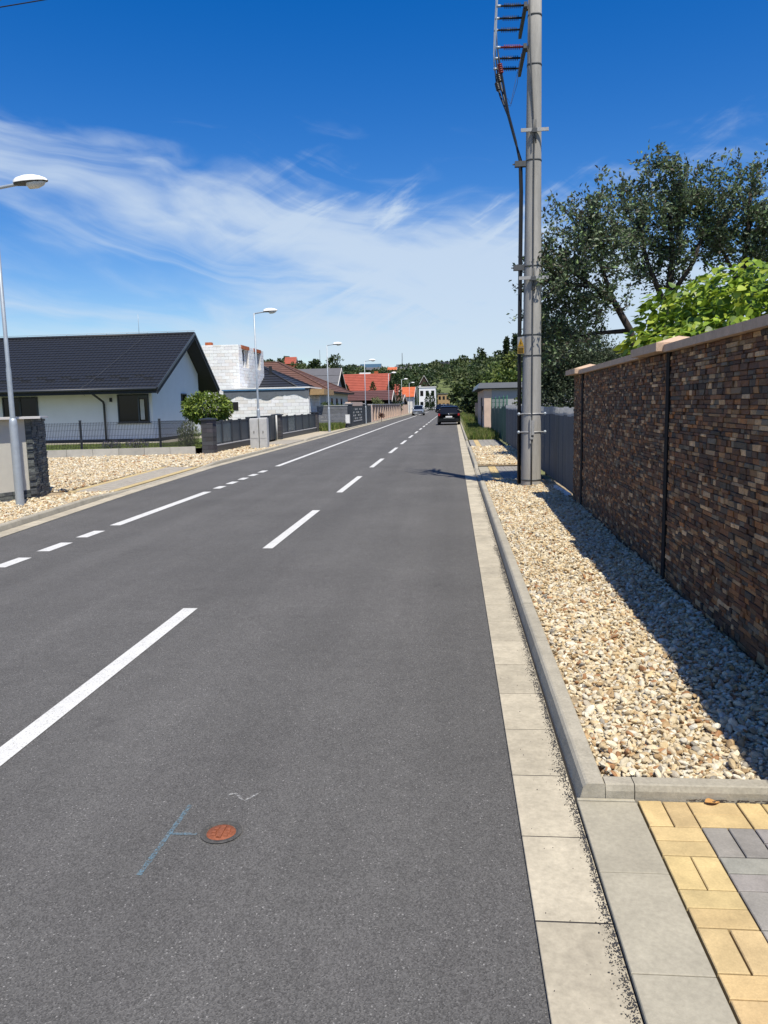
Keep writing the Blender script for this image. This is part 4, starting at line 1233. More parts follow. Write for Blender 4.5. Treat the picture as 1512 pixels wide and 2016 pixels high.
AACC = (.80, .80, .775)
def build_block_house():
    t = thing('unfinished_house', (-14, 57, 0), 'unfinished house shell of white aerated concrete blocks with two storeys', 'house')
    walls = [((-17.1, 57.0), (1, 0), 6.4, 0.0, 3.0, (0, -1), []), ((-10.7, 57.0), (0, 1), 5.2, 0, 3.0, (1, 0), []),
             ((-19.55, 60.0), (1, 0), 2.9, 2.2, 6.6, (0, -1), []), ((-16.65, 60.0), (0, 1), 8.0, 2.9, 6.6, (1, 0), [(1.0, 3.0, 4.9, 6.4), (4.9, 6.9, 4.9, 6.4)])]
    core = MB()
    core.box(-17.05, -10.75, 57.05, 62.2, 0, 2.99); core.box(-19.5, -16.7, 60.05, 60.35, 0, 6.59)
    # upper storey: the side wall is open at the windows
    for a, b, z0, z1 in ((60.05, 61.0, 2.9, 6.59), (63.0, 64.9, 2.9, 6.59), (66.9, 68.0, 2.9, 6.59), (61.0, 63.0, 2.9, 4.9), (64.9, 66.9, 2.9, 4.9), (61, 63, 6.36, 6.59), (64.9, 66.9, 6.36, 6.59)):
        core.box(-17.0, -16.7, a, b, z0, z1)
    core.box(-19.5, -17, 67.7, 68.0, 0, 6.59); core.box(-19.5, -19.2, 60.36, 67.69, 0, 6.59); core.box(-19.19, -17.01, 60.36, 67.69, 6.40, 6.58); core.box(-19.19, -17.01, 60.36, 67.69, 2.8, 3.0)  # includes an unseen ceiling slab, added to darken the rooms behind the openings
    w = core.build('wall', 'render_plain', t)
    items = []
    for (ox, oy), (ax, ay), ln, z0, z1, N, holes in walls:
        k = 0; z = z0
        while z < z1 - .01:
            h = min(.25, z1 - z); a = 0 if k % 2 == 0 else -.3
            while a < ln - .01:
                b = min(a + .6, ln); q0 = max(a, 0)
                spans = [(q0, b)]
                for h0, h1, hz0, hz1 in holes:
                    if z + h > hz0 + .02 and z < hz1 - .02:
                        spans = [w_ for (p, q) in spans for w_ in ((p, min(q, h0)), (max(p, h1), q)) if w_[1] - w_[0] > .03]
                for p, q in spans:
                    if q - p < .03: continue
                    m = MB(); m.cbox((ox, oy, 0), (ax, ay, 0), (0, 0, 1), (*N, 0), p + .006, q - .006, z + .006, z + h - .006, -.04, .012 + random.uniform(0, .008), .006, jit(random.choice([AACC, AACC, (.75, .75, .73), (.74, .71, .66)]), .05))
                    items.append((0 if N[1] < 0 else 10, m))
                a += .6
            z += h; k += 1
    pieces('block', items, 'aac', w, 300, 'far_blocks')
    # membrane hanging down from the annex roof with a ragged lower edge
    m = MB(); xs = np.linspace(-17.1, -10.65, 40); V = []; F = []
    for i, x in enumerate(xs):
        lo = 2.42 + .12 * sin(x * 1.9) + .08 * sin(x * 4.3 + 1) + (.12 if x > -12.5 else 0)
        V += [(x, 56.965, 3.02), (x, 56.955, lo)]
    for i in range(39): F.append((2 * i + 1, 2 * i + 3, 2 * i + 2, 2 * i))
    V2 = [(x, y + .012, z) for x, y, z in V]; n = len(V)
    m.add(V + V2, F + [tuple(reversed([q + n for q in f])) for f in F] + [(2 * i + 1, 2 * i + 1 + n, 2 * i + 3 + n, 2 * i + 3) for i in range(39)]); m.build('membrane', 'membrane', t)
    m = MB(); m.box(-17.2, -10.55, 56.88, 62.3, 3.06, 3.16); m.build('roof_edge', 'sign_white', t)
    m = MB(); m.box(-17.2, -10.9, 56.90, 56.95, 2.98, 3.06); m.build('blue_foil', 'foil_blue', t)
    m = MB(); m.box(-10.68, -9.55, 57.3, 62, 2.55, 2.98); m.build('edge_beam', 'wood', t)
    for y in (60.8, 64.7):
        m = MB(); m.box(-16.75, -16.60, y, y + 2.4, 6.35, 6.62); m.build('lintel', 'lintel', t)
    for y in (61.0, 64.9):
        for q in (.45, 1.25):
            m = MB(); m.add([(-16.8, y + q, 4.95), (-16.8, y + q + .45, 4.9), (-16.8, y + q + .22, 6.3), (-16.9, y + q, 4.9), (-16.9, y + q + .45, 4.9), (-16.9, y + q + .22, 6.3)], [(0, 1, 2), (5, 4, 3), (0, 3, 4, 1), (1, 4, 5, 2), (2, 5, 3, 0)]); m.build('foil_strip', 'sign_white', t)
    m = MB(); m.box(-19.75, -19.25, 61.5, 62.0, 6.0, 6.95); m.build('chimney', 'lintel', t)
    m = MB(); m.box(-16.5, -16.0, 56.95, 56.99, 1.55, 2.15); m.build('opening', 'sign_black', t)
build_block_house()

def hip_house(name, label, x0, x1, y0, y1, zw, ze, zr, ov, roof, wall, rx0, rx1, n=14, wins=(), chim=None):
    t = thing(name, ((x0 + x1) / 2, y0, 0), label, 'house')
    m = MB(); m.box(x0, x1, y0, y1, -.1, ze + .05); m.build('wall', wall, t)
    ry = (y0 + y1) / 2; X0, X1, Y0, Y1 = x0 - ov, x1 + ov, y0 - ov, y1 + ov
    m = MB(); stepped(m, (X0, Y0, ze), (X1, Y0, ze), (rx1, ry, zr), (rx0, ry, zr), n, .05)
    stepped(m, (X1, Y0, ze), (X1, Y1, ze), (rx1, ry + .01, zr), (rx1, ry, zr), n, .05)
    stepped(m, (X1, Y1, ze), (X0, Y1, ze), (rx0, ry, zr), (rx1, ry, zr), n, .05)
    stepped(m, (X0, Y1, ze), (X0, Y0, ze), (rx0, ry, zr), (rx0, ry + .01, zr), n, .05)
    r = m.build('roof', roof, t)
    m = MB(); m.box(X0, X1, Y0, Y1, ze - .14, ze - .01); m.build('soffit', 'soffit', r)
    for p in ((X1, Y0), (X1, Y1), (X0, Y0)):
        e = (rx1, ry, zr + .05) if p[0] == X1 else (rx0, ry, zr + .05)
        m = MB(); m.tube([(p[0], p[1], ze + .05), e], .09, 6); m.build('hip_ridge', roof, r)
    m = MB(); m.tube([(rx0, ry, zr + .05), (rx1, ry, zr + .05)], .09, 6); m.build('ridge', roof, r)
    for f, u0, u1, a, b in wins: window(t, f, u0, u1, a, b, y0 if f == '-y' else x1)
    if chim:
        m = MB(); m.box(chim[0] - .12, chim[0] + .12, chim[1] - .12, chim[1] + .12, chim[2], chim[3]); m.build('vent_pipe', 'soffit', r)
    return t

def gable_house(name, label, x0, x1, y0, y1, ze, zr, ov, roof, wall, n=14, axis='x', verge='render_plain', wins=(), z0=0.0, cat='house', chim=None, open_front=False):
    """ridge along x (axis x) or along y"""
    t = thing(name, ((x0 + x1) / 2, y0, z0), label, cat)
    if axis == 'x':
        ry = (y0 + y1) / 2; w = MB(); k = (zr - ze) / (ry - y0 + ov); zt = ze + k * ov
        if open_front:
            w.box(x0, x0 + .2, y0, y1, z0 - .5, ze); w.box(x1 - .2, x1, y0, y1, z0 - .5, ze); w.box(x0 + .2, x1 - .2, y1 - .2, y1, z0 - .5, ze)
        else: w.prism([(y0, z0 - .5), (y1, z0 - .5), (y1, zt - .12), (ry, zr - .12), (y0, zt - .12)], x0, x1, 'x')
        w.build('wall', wall, t)
        m = MB(); stepped(m, (x0 - ov, y0 - ov, ze), (x1 + ov, y0 - ov, ze), (x1 + ov, ry, zr), (x0 - ov, ry, zr), n, .05)
        stepped(m, (x1 + ov, y1 + ov, ze), (x0 - ov, y1 + ov, ze), (x0 - ov, ry, zr), (x1 + ov, ry, zr), n, .05)
        r = m.build('roof', roof, t)
        for xx in (x0 - ov, x1 + ov):
            m = MB(); V = [(xx, y0 - ov, ze), (xx, ry, zr), (xx, y1 + ov, ze), (xx, y1 + ov, ze - .22), (xx, ry, zr - .22), (xx, y0 - ov, ze - .22)]
            V2 = [(a + .06, b, c) for a, b, c in V]
            m.add(V + V2, [(0, 1, 4, 5), (1, 2, 3, 4), (11, 10, 7, 6), (10, 9, 8, 7)] + [(i, (i + 1) % 6, (i + 1) % 6 + 6, i + 6) for i in range(6)]); m.build('verge_board', verge, r)
        m = MB(); m.add([(x0 - ov, y0 - ov, ze - .03), (x1 + ov, y0 - ov, ze - .03), (x1 + ov, ry, zr - .03), (x0 - ov, ry, zr - .03), (x1 + ov, y1 + ov, ze - .03), (x0 - ov, y1 + ov, ze - .03)], [(3, 2, 1, 0), (5, 4, 2, 3)]); m.build('soffit', 'soffit', r)
    else:
        rx = (x0 + x1) / 2; w = MB(); k = (zr - ze) / (rx - x0 + ov); zt = ze + k * ov
        w.prism([(x0, z0 - .5), (x1, z0 - .5), (x1, zt - .12), (rx, zr - .12), (x0, zt - .12)], y0, y1, 'y'); w.build('wall', wall, t)
        m = MB(); stepped(m, (x1 + ov, y0 - ov, ze), (x1 + ov, y1 + ov, ze), (rx, y1 + ov, zr), (rx, y0 - ov, zr), n, .05)
        stepped(m, (x0 - ov, y1 + ov, ze), (x0 - ov, y0 - ov, ze), (rx, y0 - ov, zr), (rx, y1 + ov, zr), n, .05)
        r = m.build('roof', roof, t)
        m = MB(); yy = y0 - ov; V = [(x0 - ov, yy, ze), (rx, yy, zr), (x1 + ov, yy, ze), (x1 + ov, yy, ze - .25), (rx, yy, zr - .25), (x0 - ov, yy, ze - .25)]
        V2 = [(a, b - .06, c) for a, b, c in V]
        m.add(V2 + V, [(5, 4, 1, 0), (4, 3, 2, 1), (6, 7, 10, 11), (7, 8, 9, 10)] + [(i + 6, (i + 1) % 6 + 6, (i + 1) % 6, i) for i in range(6)]); m.build('verge_board', verge, r)
    for f, u0, u1, a, b in wins: window(t, f, u0, u1, a, b, y0 if f == '-y' else x1, sill=False)
    if chim:
        m = MB(); m.box(chim[0] - .3, chim[0] + .3, chim[1] - .3, chim[1] + .3, chim[2], chim[3]); m.build('chimney', 'lintel', r)
    return t

hip_house('black_roof_house', 'house with black tiled hip roof right behind the unfinished house', -24, -13.6, 66, 76, 3, 3.2, 5.75, .6, 'roof_black', 'render_grey', -20.6, -18.2, 11, chim=(-16.2, 68.6, 3.6, 5.3))
hip_house('brown_roof_house', 'pale house with big brown tiled hip roof behind the black roof', -30, -12.8, 78, 94, 3, 3.15, 6.6, .7, 'roof_brown', 'render_plain', -26, -19.4, 15, wins=[('+x', 81, 82.0, 1.0, 2.5), ('+x', 84.5, 85.5, 1.0, 2.5), ('+x', 88, 89, 1, 2.5)])
gable_house('grey_roof_house', 'house with plain grey roof and white verge between the brown and the red roof', -23.5, -15.4, 98, 110, 2.6, 6.7, .5, 'roof_grey', 'render_grey', 4, wins=[('+x', 101, 102.5, 1, 2.4)])
gable_house('red_roof_house', 'house with bright red tiled roof above the long maroon roof', -17.6, -10.4, 119, 127, 3.2, 6.6, .5, 'roof_red', 'render_plain', 13, verge='roof_maroon', chim=(-12.2, 124, 6.0, 7.0))
gable_house('maroon_roof_garage', 'long low building with maroon roof in front of the red roof', -16.4, -8.9, 108, 114, 2.35, 3.75, .4, 'roof_maroon', 'wood_brown', 6, cat='garage', open_front=True)
gable_house('orange_roof_house', 'house with vivid orange roof behind the thuja columns', -11.6, -8.4, 160, 170, 3.2, 5.3, .4, 'roof_orange', 'render_plain', 7, wins=[('-y', -10.6, -9.4, 1.2, 2.6)])
gable_house('brick_red_house', 'small house with orange-red roof right of the red-roofed house', -15.0, -10.8, 148, 156, 3.4, 5.6, .4, 'roof_red', 'render_plain', 7)
gable_house('tiled_gate_house', 'low house with faded tile roof and white doors by the silver car', -10.6, -8.3, 122, 132, 2.3, 3.3, .4, 'roof_brown', 'render_plain', 5, wins=[('+x', 124, 126, .2, 1.9), ('+x', 127.5, 130, .2, 1.9)])

def flat_block(name, label, x0, x1, y0, y1, z0, z1, wall, cols, rows, cat='building', roofm='roof_grey'):
    t = thing(name, ((x0 + x1) / 2, y0, z0), label, cat)
    m = MB(); m.box(x0, x1, y0, y1, z0 - 1, z1); m.build('wall', wall, t)
    m = MB(); m.box(x0 - .15, x1 + .15, y0 - .15, y1 + .15, z1 + .003, z1 + .25); m.build('roof', roofm, t)
    for i in range(cols):
        for j in range(rows):
            w = (x1 - x0) / cols; h = (z1 - z0) / rows
            m = MB(); m.box(x0 + w * (i + .22), x0 + w * (i + .78), y0 - .04, y0 - .003, z0 + h * (j + .25), z0 + h * (j + .72)); m.build('window', 'glass_dark', t)
    return t
flat_block('white_block', 'white modern house at the far end of the road', -10.2, -5.3, 232, 240, 0, 6.5, 'render_white', 3, 2, roofm='sign_white')
flat_block('tan_block', 'sandy building closing the far end of the street', -4.9, -1.2, 244, 250, .1, 4.6, 'wood', 3, 2)

# ------------------------------------------------------------------ fences further down on the left
def build_plank_fence():
    t = thing('plank_fence', (-8.9, 58, 0), 'grey horizontal plank fence behind tall grass', 'fence')
    for k in range(6):
        m = MB(); m.box(-10.2, -7.95, 57.98, 58.02, .08 + k * .27, .335 + k * .27); m.build('plank', 'plank', t)
    for x in (-10.2, -9.1, -8.0):
        m = MB(); m.box(x - .05, x + .05, 58.03, 58.13, 0, 1.72); m.build('post', 'anthracite', t)
    m = MB(); m.box(-10.25, -7.9, 57.95, 58.08, 1.70, 1.74); m.build('cap_rail', 'plastic_grey', t)
    t = thing('meter_box', (-7.95, 57.6, 0), 'white meter box on a leg at the end of the plank fence', 'meter box')
    m = MB(); m.box(-8.05, -7.72, 57.5, 57.75, .38, 1.05); m.build('box', 'plastic_grey', t)
    m = MB(); m.box(-7.95, -7.85, 57.58, 57.68, 0, .38); m.build('leg', 'galvanised_dark', t)
    m = MB(); m.box(-8.03, -7.74, 57.49, 57.498, .42, 1.01); m.build('door', 'sign_white', t)
build_plank_fence()

def build_gate():
    t = thing('black_gate', (-7.72, 63, 0), 'black metal gate with rows of square holes behind a street lamp', 'gate')
    X = -7.75
    m = MB(); m.box(X - .06, X, 59.3, 67.2, .06, 1.62); m.build('leaf', 'anthracite', t)
    for i in range(6):
        for j in range(4):
            m = MB(); y = 60.0 + i * 1.0; z = .62 + j * .24
            m.box(X + .003, X + .02, y, y + .34, z, z + .13); m.build('hole', 'plastic_grey' if (i + j) % 3 else 'glass_milk', t)
    m = MB(); m.box(X + .003, X + .03, 60, 65.5, .46, .52); m.build('rail', 'plastic_grey', t)
    for y in (58.6, 67.3):
        m = MB(); m.box(X - .5, X + .05, y, y + .55, 0, 1.8); m.build('post', 'anthracite', t)
        m = MB(); m.box(X - .55, X + .1, y - .05, y + .6, 1.803, 1.87); m.build('post_cap', 'render_grey', t)
    m = MB(); m.box(X - .5, X - .1, 59.2, 67, 1.66, 1.98); m.build('sill_beam', 'peach', t)
    for y in (69.0, 71.0):
        m = MB(); m.box(X - .06, X, y, y + 1.9, .06, 1.7); m.build('leaf', 'anthracite', t)
    m = MB(); m.box(X - .07, X + .02, 72.95, 73.05, 0, 1.75); m.build('post', 'galvanised', t)
build_gate()

def build_peach_fence():
    t = thing('peach_fence', (-7.9, 100, 0), 'long fence of peach pillars and dark brown wooden panels', 'fence')
    y = 74.0; k = 0
    while y < 112:
        m = MB(); m.box(-8.15, -7.75, y, y + .9, 0, 1.72); m.build('pillar', 'peach', t)
        m = MB(); m.box(-8.0, -7.9, y + .9, y + 2.9, .22, 1.6); m.build('panel', 'wood_brown', t)
        m = MB(); m.box(-8.1, -7.8, y + .9, y + 2.9, 0, .22); m.build('plinth', 'peach', t)
        y += 2.9
    m = MB(); m.box(-8.2, -7.7, 74, y, 1.722, 1.80); m.build('coping', 'render_grey', t)
    t = thing('low_wall', (-7.9, 118, 0), 'pale rendered fence with white doors behind the silver car', 'wall')
    for i in range(8):
        m = MB(); a = y + .1 + i * 2.6; m.box(-8.15, -7.8, a, a + 1.2, 0, 1.65); m.build('pillar', 'peach', t)
        m = MB(); m.box(-8.05, -7.9, a + 1.2, a + 2.6, .1, 1.5); m.build('panel', 'render_plain' if i % 2 else 'wood_brown', t)
build_peach_fence()

# ------------------------------------------------------------------ right side: sheet fence, green fence, shed
def build_sheet_fence():
    t = thing('sheet_fence', (2.1, 14, 0), 'grey ribbed sheet metal fence behind the power pole', 'fence')
    def fx(y): return 2.06 + .004 * (y - 13.3)
    y = 13.26; k = 0
    while y < 32:
        wd = .52; P = []; r = random.Random(k)
        n = 6
        for i in range(n):
            f0 = y + wd * i / n
            P += [(f0, 0), (f0 + wd / n * .50, 0), (f0 + wd / n * .58, .028), (f0 + wd / n * .90, .028)]
        P.append((y + wd - .003, 0))
        top = 1.58 + r.uniform(-.012, .012); dx = r.uniform(-.012, .012); cut = top - .15
        def sheet(z0, z1, name, mat, off=0):
            m = MB(); V = []
            for z in (z0, z1): V += [(fx(a) - b + dx + off, a, z) for a, b in P]
            q = len(P); F = [(i + 1, i, i + q, i + q + 1) for i in range(q - 1)]
            V += [(x + .004, yy, z) for x, yy, z in V]; F += [tuple(reversed([i + 2 * q for i in f])) for f in F]
            F += [(i + q, i + q + 2 * q, i + q + 1 + 2 * q, i + q + 1) for i in range(q - 1)]
            m.add(V, F); return m.build(name, mat, t)
        s = sheet(.10, cut, 'sheet', 'sheet_grey'); sheet(cut, top, 'top_strip', 'sheet_pale', -.003)
        y += wd; k += 1
    m = MB(); m.box(2.02, 2.05, 13.2, 13.25, -.1, 1.62); m.build('end_trim', 'sheet_grey', t)
    for y in (13.4, 15.9, 18.4, 20.9, 23.4, 26, 28.5, 31):
        m = MB(); m.tube([(2.16, y, -.1), (2.16, y, 1.55)], .03, 8); m.build('post', 'galvanised_dark', t)
    m = MB(); m.cbox((1.97, 13.5, .085), (-.05, 1, 0), (1, .05, .25), (0, 0, 1), 0, 1.5, -.05, .05, -.02, .012, .003)  # pale flat strip in place of a streak of sunlight along the fence foot
    o = m.build('sunlit_strip', 'render_plain'); tag(o, 'pale strip standing in for sunlight at the foot of the grey sheet fence', 'light strip')
    t = thing('green_fence', (2.1, 36, 0), 'wire fence hung with dark green tarpaulin before the shed', 'fence')
    xs = lambda y: 2.12 - .006 * (y - 32)
    n = 0
    for a, b, h in ((32.1, 34.2, 1.62), (34.25, 37, 1.52), (37.05, 40, 1.5), (40.05, 43.5, 1.48)):
        m = MB(); V = []; q = 14
        for i in range(q + 1):
            y = a + (b - a) * i / q; x = xs(y) - .02 * sin(i * 1.3)
            V += [(x, y, .05), (x - .015 * sin(i), y, h * .6), (x, y, h - .10 * sin(pi * i / q))]
        F = [(3 * (i + 1) + j, 3 * i + j, 3 * i + j + 1, 3 * (i + 1) + j + 1) for i in range(q) for j in range(2)]
        N_ = len(V); V += [(x + .006, y, z) for x, y, z in V]; F += [tuple(reversed([p + N_ for p in f])) for f in F]
        m.add(V, F, None, True); m.build('tarpaulin', 'tarpaulin_green', t)
    m = MB()
    for y in np.arange(32.1, 43.6, .30): m.box(xs(y) + .02, xs(y) + .028, y, y + .01, .1, 1.9)
    for z in (1.3, 1.5, 1.7, 1.9): m.tube([(xs(32) + .02, 32.1, z), (xs(43.6) + .02, 43.6, z)], .006, 4)
    m.build('wire_mesh', 'tarpaulin_green', t)
    for y in (32.1, 34.2, 37, 40, 43.6):
        m = MB(); m.tube([(xs(y) + .05, y, 0), (xs(y) + .05, y, 1.98)], .03, 6); m.build('post', 'tarpaulin_green', t)
build_sheet_fence()

def build_shed():
    t = thing('garage_shed', (3, 44.5, 0), 'flat-roofed grey and peach garage shed behind the green fence', 'shed')
    x0, x1, y0, y1 = 1.75, 7.5, 44.5, 56
    m = MB(); m.box(x0, x1, y0, y1, -.1, 2.45); m.build('wall', 'render_grey', t)
    m = MB(); m.box(x0 - .03, x0 + .4, y0 - .03, y0 + .9, -.1, 2.44); m.build('corner_pier', 'peach', t)
    m = MB(); m.box(x0 - .025, x0 - .002, y0 + .9, y1, -.1, 2.44); m.build('side_facing', 'peach', t)
    m = MB(); m.box(x0 - .4, x1, y0 - .25, y1 + .2, 2.453, 2.50); m.build('soffit', 'soffit', t)
    m = MB(); m.add([(x0 - .4, y0 - .28, 2.50), (x1, y0 - .28, 2.50), (x1, y0 - .16, 2.80), (x0 - .28, y0 - .16, 2.80), (x0 - .4, y1, 2.50), (x0 - .28, y1, 2.80), (x1, y1, 2.8)], [(0, 1, 2, 3), (4, 0, 3, 5), (3, 2, 6, 5)]); m.build('roof', 'anthracite_panel', t)
    m = MB(); m.box(x0 - .05, x0 - .027, y0 + 3, y0 + 4.6, 0, 2.0); m.build('door', 'wood_brown', t)
    m = MB(); m.box(x0 - .05, x0 - .027, y0 + 1.6, y0 + 2.2, 1.0, 1.5); m.build('window', 'glass_dark', t)
    t = thing('blue_fence', (1.8, 57, 0), 'dark blue fence panels beyond the shed', 'fence')
    for k in range(7):
        m = MB(); m.box(1.95, 2.0, 57 + k * 2.1, 57 + k * 2.1 + 2.05, 0, 1.7); m.build('panel', 'anthracite_panel', t)
build_shed()

# ------------------------------------------------------------------ cars
def build_car(name, loc, label, paint, rear=True, wagon=True):
    """car in local axes, length along y; the camera sees its rear (rear=True) or its front"""
    x, y, z = loc
    t = thing(name, loc, label, 'car')
    f = 1 if rear else -1          # +f points away from the viewer's side
    hw = .90
    def sect(y_, w, zl, zb): return [(-w + .05, zl), (-w, zl + .18), (-w, zb - .18), (-w + .06, zb), (w - .06, zb), (w, zb - .18), (w, zl + .18), (w - .05, zl)]
    secs = [(-2.28, .76, .36, .86), (-2.20, .84, .26, .99), (-1.9, .89, .20, 1.02), (-.6, hw, .18, .98), (.8, hw, .18, .96), (1.5, .88, .20, .90), (2.05, .82, .24, .78), (2.27, .70, .32, .66)]
    V = []; F = []
    for (yy, w, zl, zb) in secs: V += [(x + a, y + f * yy, z + b) for a, b in sect(yy, w, zl, zb)]
    for i in range(len(secs) - 1):
        for k in range(8):
            q = (k + 1) % 8; F.append((i * 8 + k, i * 8 + q, i * 8 + 8 + q, i * 8 + 8 + k))
    F += [tuple(range(8)), tuple(range(len(V) - 1, len(V) - 9, -1))]
    m = MB(); m.add(V, F, None, True); body = m.build('body', paint, t)
    # greenhouse and roof
    g = [(-2.05, .70, 1.0), (-1.72, .60, 1.40), (-.2, .62, 1.46), (.35, .58, 1.42), (1.15, .70, .95)]
    V = []; F = []
    V = [(x + s * .78, y + f * -2.06, z + 1.0) for s in (-1, 1)]
    prof = [(-2.06, 1.0, .78), (-1.74, 1.41, .62), (-1.0, 1.475, .62), (-.1, 1.47, .62), (.35, 1.42, .60), (1.2, .95, .74)]
    V = []
    for yy, zz, w in prof: V += [(x - w, y + f * yy, z + zz), (x + w, y + f * yy, z + zz)]
    low = [(-2.06, .98, .80), (-1.74, .98, .82), (-1.0, .97, .84), (-.1, .96, .84), (.35, .95, .83), (1.2, .94, .75)]
    for yy, zz, w in low: V += [(x - w, y + f * yy, z + zz), (x + w, y + f * yy, z + zz)]
    for i in range(5):
        F.append((2 * i, 2 * i + 1, 2 * i + 3, 2 * i + 2))
        F.append((12 + 2 * i, 2 * i, 2 * i + 2, 14 + 2 * i)); F.append((2 * i + 1, 13 + 2 * i, 15 + 2 * i, 2 * i + 3))
    m = MB(); m.add(V, F); m.build('windows', 'car_glass', t)
    m = MB(); V = []
    for yy, zz, w in [(-1.80, 1.405, .64), (-1.70, 1.445, .66), (-1.0, 1.50, .66), (-.1, 1.495, .66), (.30, 1.45, .64)]: V += [(x - w, y + f * yy, z + zz - .03), (x - w * .8, y + f * yy, z + zz + .01), (x + w * .8, y + f * yy, z + zz + .01), (x + w, y + f * yy, z + zz - .03)]
    m.add(V, [(4 * i + k, 4 * i + k + 1, 4 * i + k + 5, 4 * i + k + 4) for i in range(4) for k in range(3)], None, True); m.build('roof', paint, t)
    m = MB()
    for s in (-1, 1):
        for (ya, za, wa), (yb, zb, wb) in (((-2.07, 1.0, .80), (-1.75, 1.42, .65)), ((.33, 1.43, .62), (1.22, .96, .76)), ((-.55, .97, .85), (-.55, 1.47, .635))):
            m.tube([(x + s * wa, y + f * ya, z + za), (x + s * wb, y + f * yb, z + zb)], .075, 6)
    m.build('pillars', paint, t)
    for sx in (-1, 1):
        for yy in (-1.35, 1.38):
            m = MB(); xx = x + sx * .80
            m.tube([(xx - .11, y + f * yy, z + .315), (xx + .11, y + f * yy, z + .315)], .315, 20); wh = m.build('wheel', 'tyre', t)
            m = MB(); m.tube([(xx + sx * .112, y + f * yy, z + .315), (xx + sx * .118, y + f * yy, z + .315)], .20, 14); m.build('rim', 'galvanised', wh)
    for s in (-1, 1):
        m = MB(); m.box(x + s * .95 - .09, x + s * .95 + .09, y + f * .72 - .06, y + f * .72 + .06, z + .92, z + 1.05); m.build('mirror', paint, t)
    yr = y - f * 2.27
    ya, yb = sorted((yr - f * .035, yr + f * .10))
    m = MB(); m.box(x - .80, x + .80, ya, yb, z + .30, z + .52); m.build('bumper', paint if rear else 'plastic_grey' if paint != 'car_silver' else paint, t)
    ya, yb = sorted((yr - f * .055, yr - f * .037))
    m = MB(); m.box(x - .26, x + .26, ya, yb, z + .60, z + .71) ; 
    m.build('number_plate', 'sign_white', t)
    ya, yb = sorted((yr - f * .02, yr + f * .25))
    for s in (-1, 1):
        m = MB(); m.box(x + s * .77 - .07, x + s * .77 + .07, ya, yb, z + .74, z + .92); m.build('tail_light' if rear else 'headlight', 'tail_red' if rear else 'head_clear', t)
    ya, yb = sorted((yr - f * .03, yr + f * .02))
    m = MB(); m.box(x - .42, x + .42, ya, yb, z + .535, z + .565); m.build('trim_strip', 'chrome', t)
    m = MB(); m.tube([(x, yr - f * .02, z + .83), (x, yr + f * .05, z + .83)], .05, 12); m.build('emblem', 'chrome', t)
    if not rear:
        m = MB(); m.box(x - .40, x + .40, ya, yb, z + .60, z + .70); m.build('grille', 'sign_black', t)
    return t
build_car('parked_car', (-.38, 64.0, .0), 'black estate car parked on the right, seen from behind', 'car_black')
build_car('parked_car', (-5.35, 119.0, .0), 'silver car parked on the left side, seen from the front', 'car_silver', False)
build_car('parked_car', (-2.75, 158.0, .0), 'distant black car left of the road centre', 'car_black', False)
build_car('parked_car', (-2.3, 186.0, .0), 'distant silver car just beyond the distant black car', 'car_silver', False)
build_car('parked_car', (-.75, 150.0, .0), 'distant dark car beyond the black estate car', 'car_black')

# ------------------------------------------------------------------ vegetation
def unit(v): return v / np.maximum(np.linalg.norm(v, axis=-1, keepdims=True), 1e-9)

def leaf_quads(P, D, size, aspect, cols, upbias=.5, var=.3):
    """rhombic leaves at P pointing along D"""
    n = len(P)
    N = unit(rng.normal(size=(n, 3)) + np.array([0, 0, upbias * 2]))
    D = unit(D + rng.normal(0, .55, (n, 3))); S = unit(np.cross(D, N)); N = np.cross(S, D)
    s = size * rng.uniform(1 - var, 1 + var, (n, 1)); w = s * aspect * .5
    V = np.stack([P, P + D * s * .45 + S * w + N * s * .06, P + D * s - N * s * .10, P + D * s * .45 - S * w + N * s * .06], 1).reshape(-1, 3)
    F = (np.arange(n) * 4)[:, None] + np.array([[0, 1, 2, 3]])
    c = np.array(cols); C = c[rng.integers(0, len(c), n)] * rng.uniform(.7, 1.3, (n, 1))
    return V, F, np.repeat(C, 4, axis=0)

def clumpy(c, r, n, k=9, sg=.20):
    m = max(3, n // k); c0 = in_ell(c, np.array(r) * .95, m, .15)
    P = np.repeat(c0, k, axis=0)[:n]; return P + rng.normal(0, sg, P.shape)

def in_ell(c, r, n, shell=.35):
    d = unit(rng.normal(size=(n, 3))); k = rng.uniform(shell, 1, (n, 1)) ** (1 / 2.2)
    return np.array(c) + d * k * np.array(r)

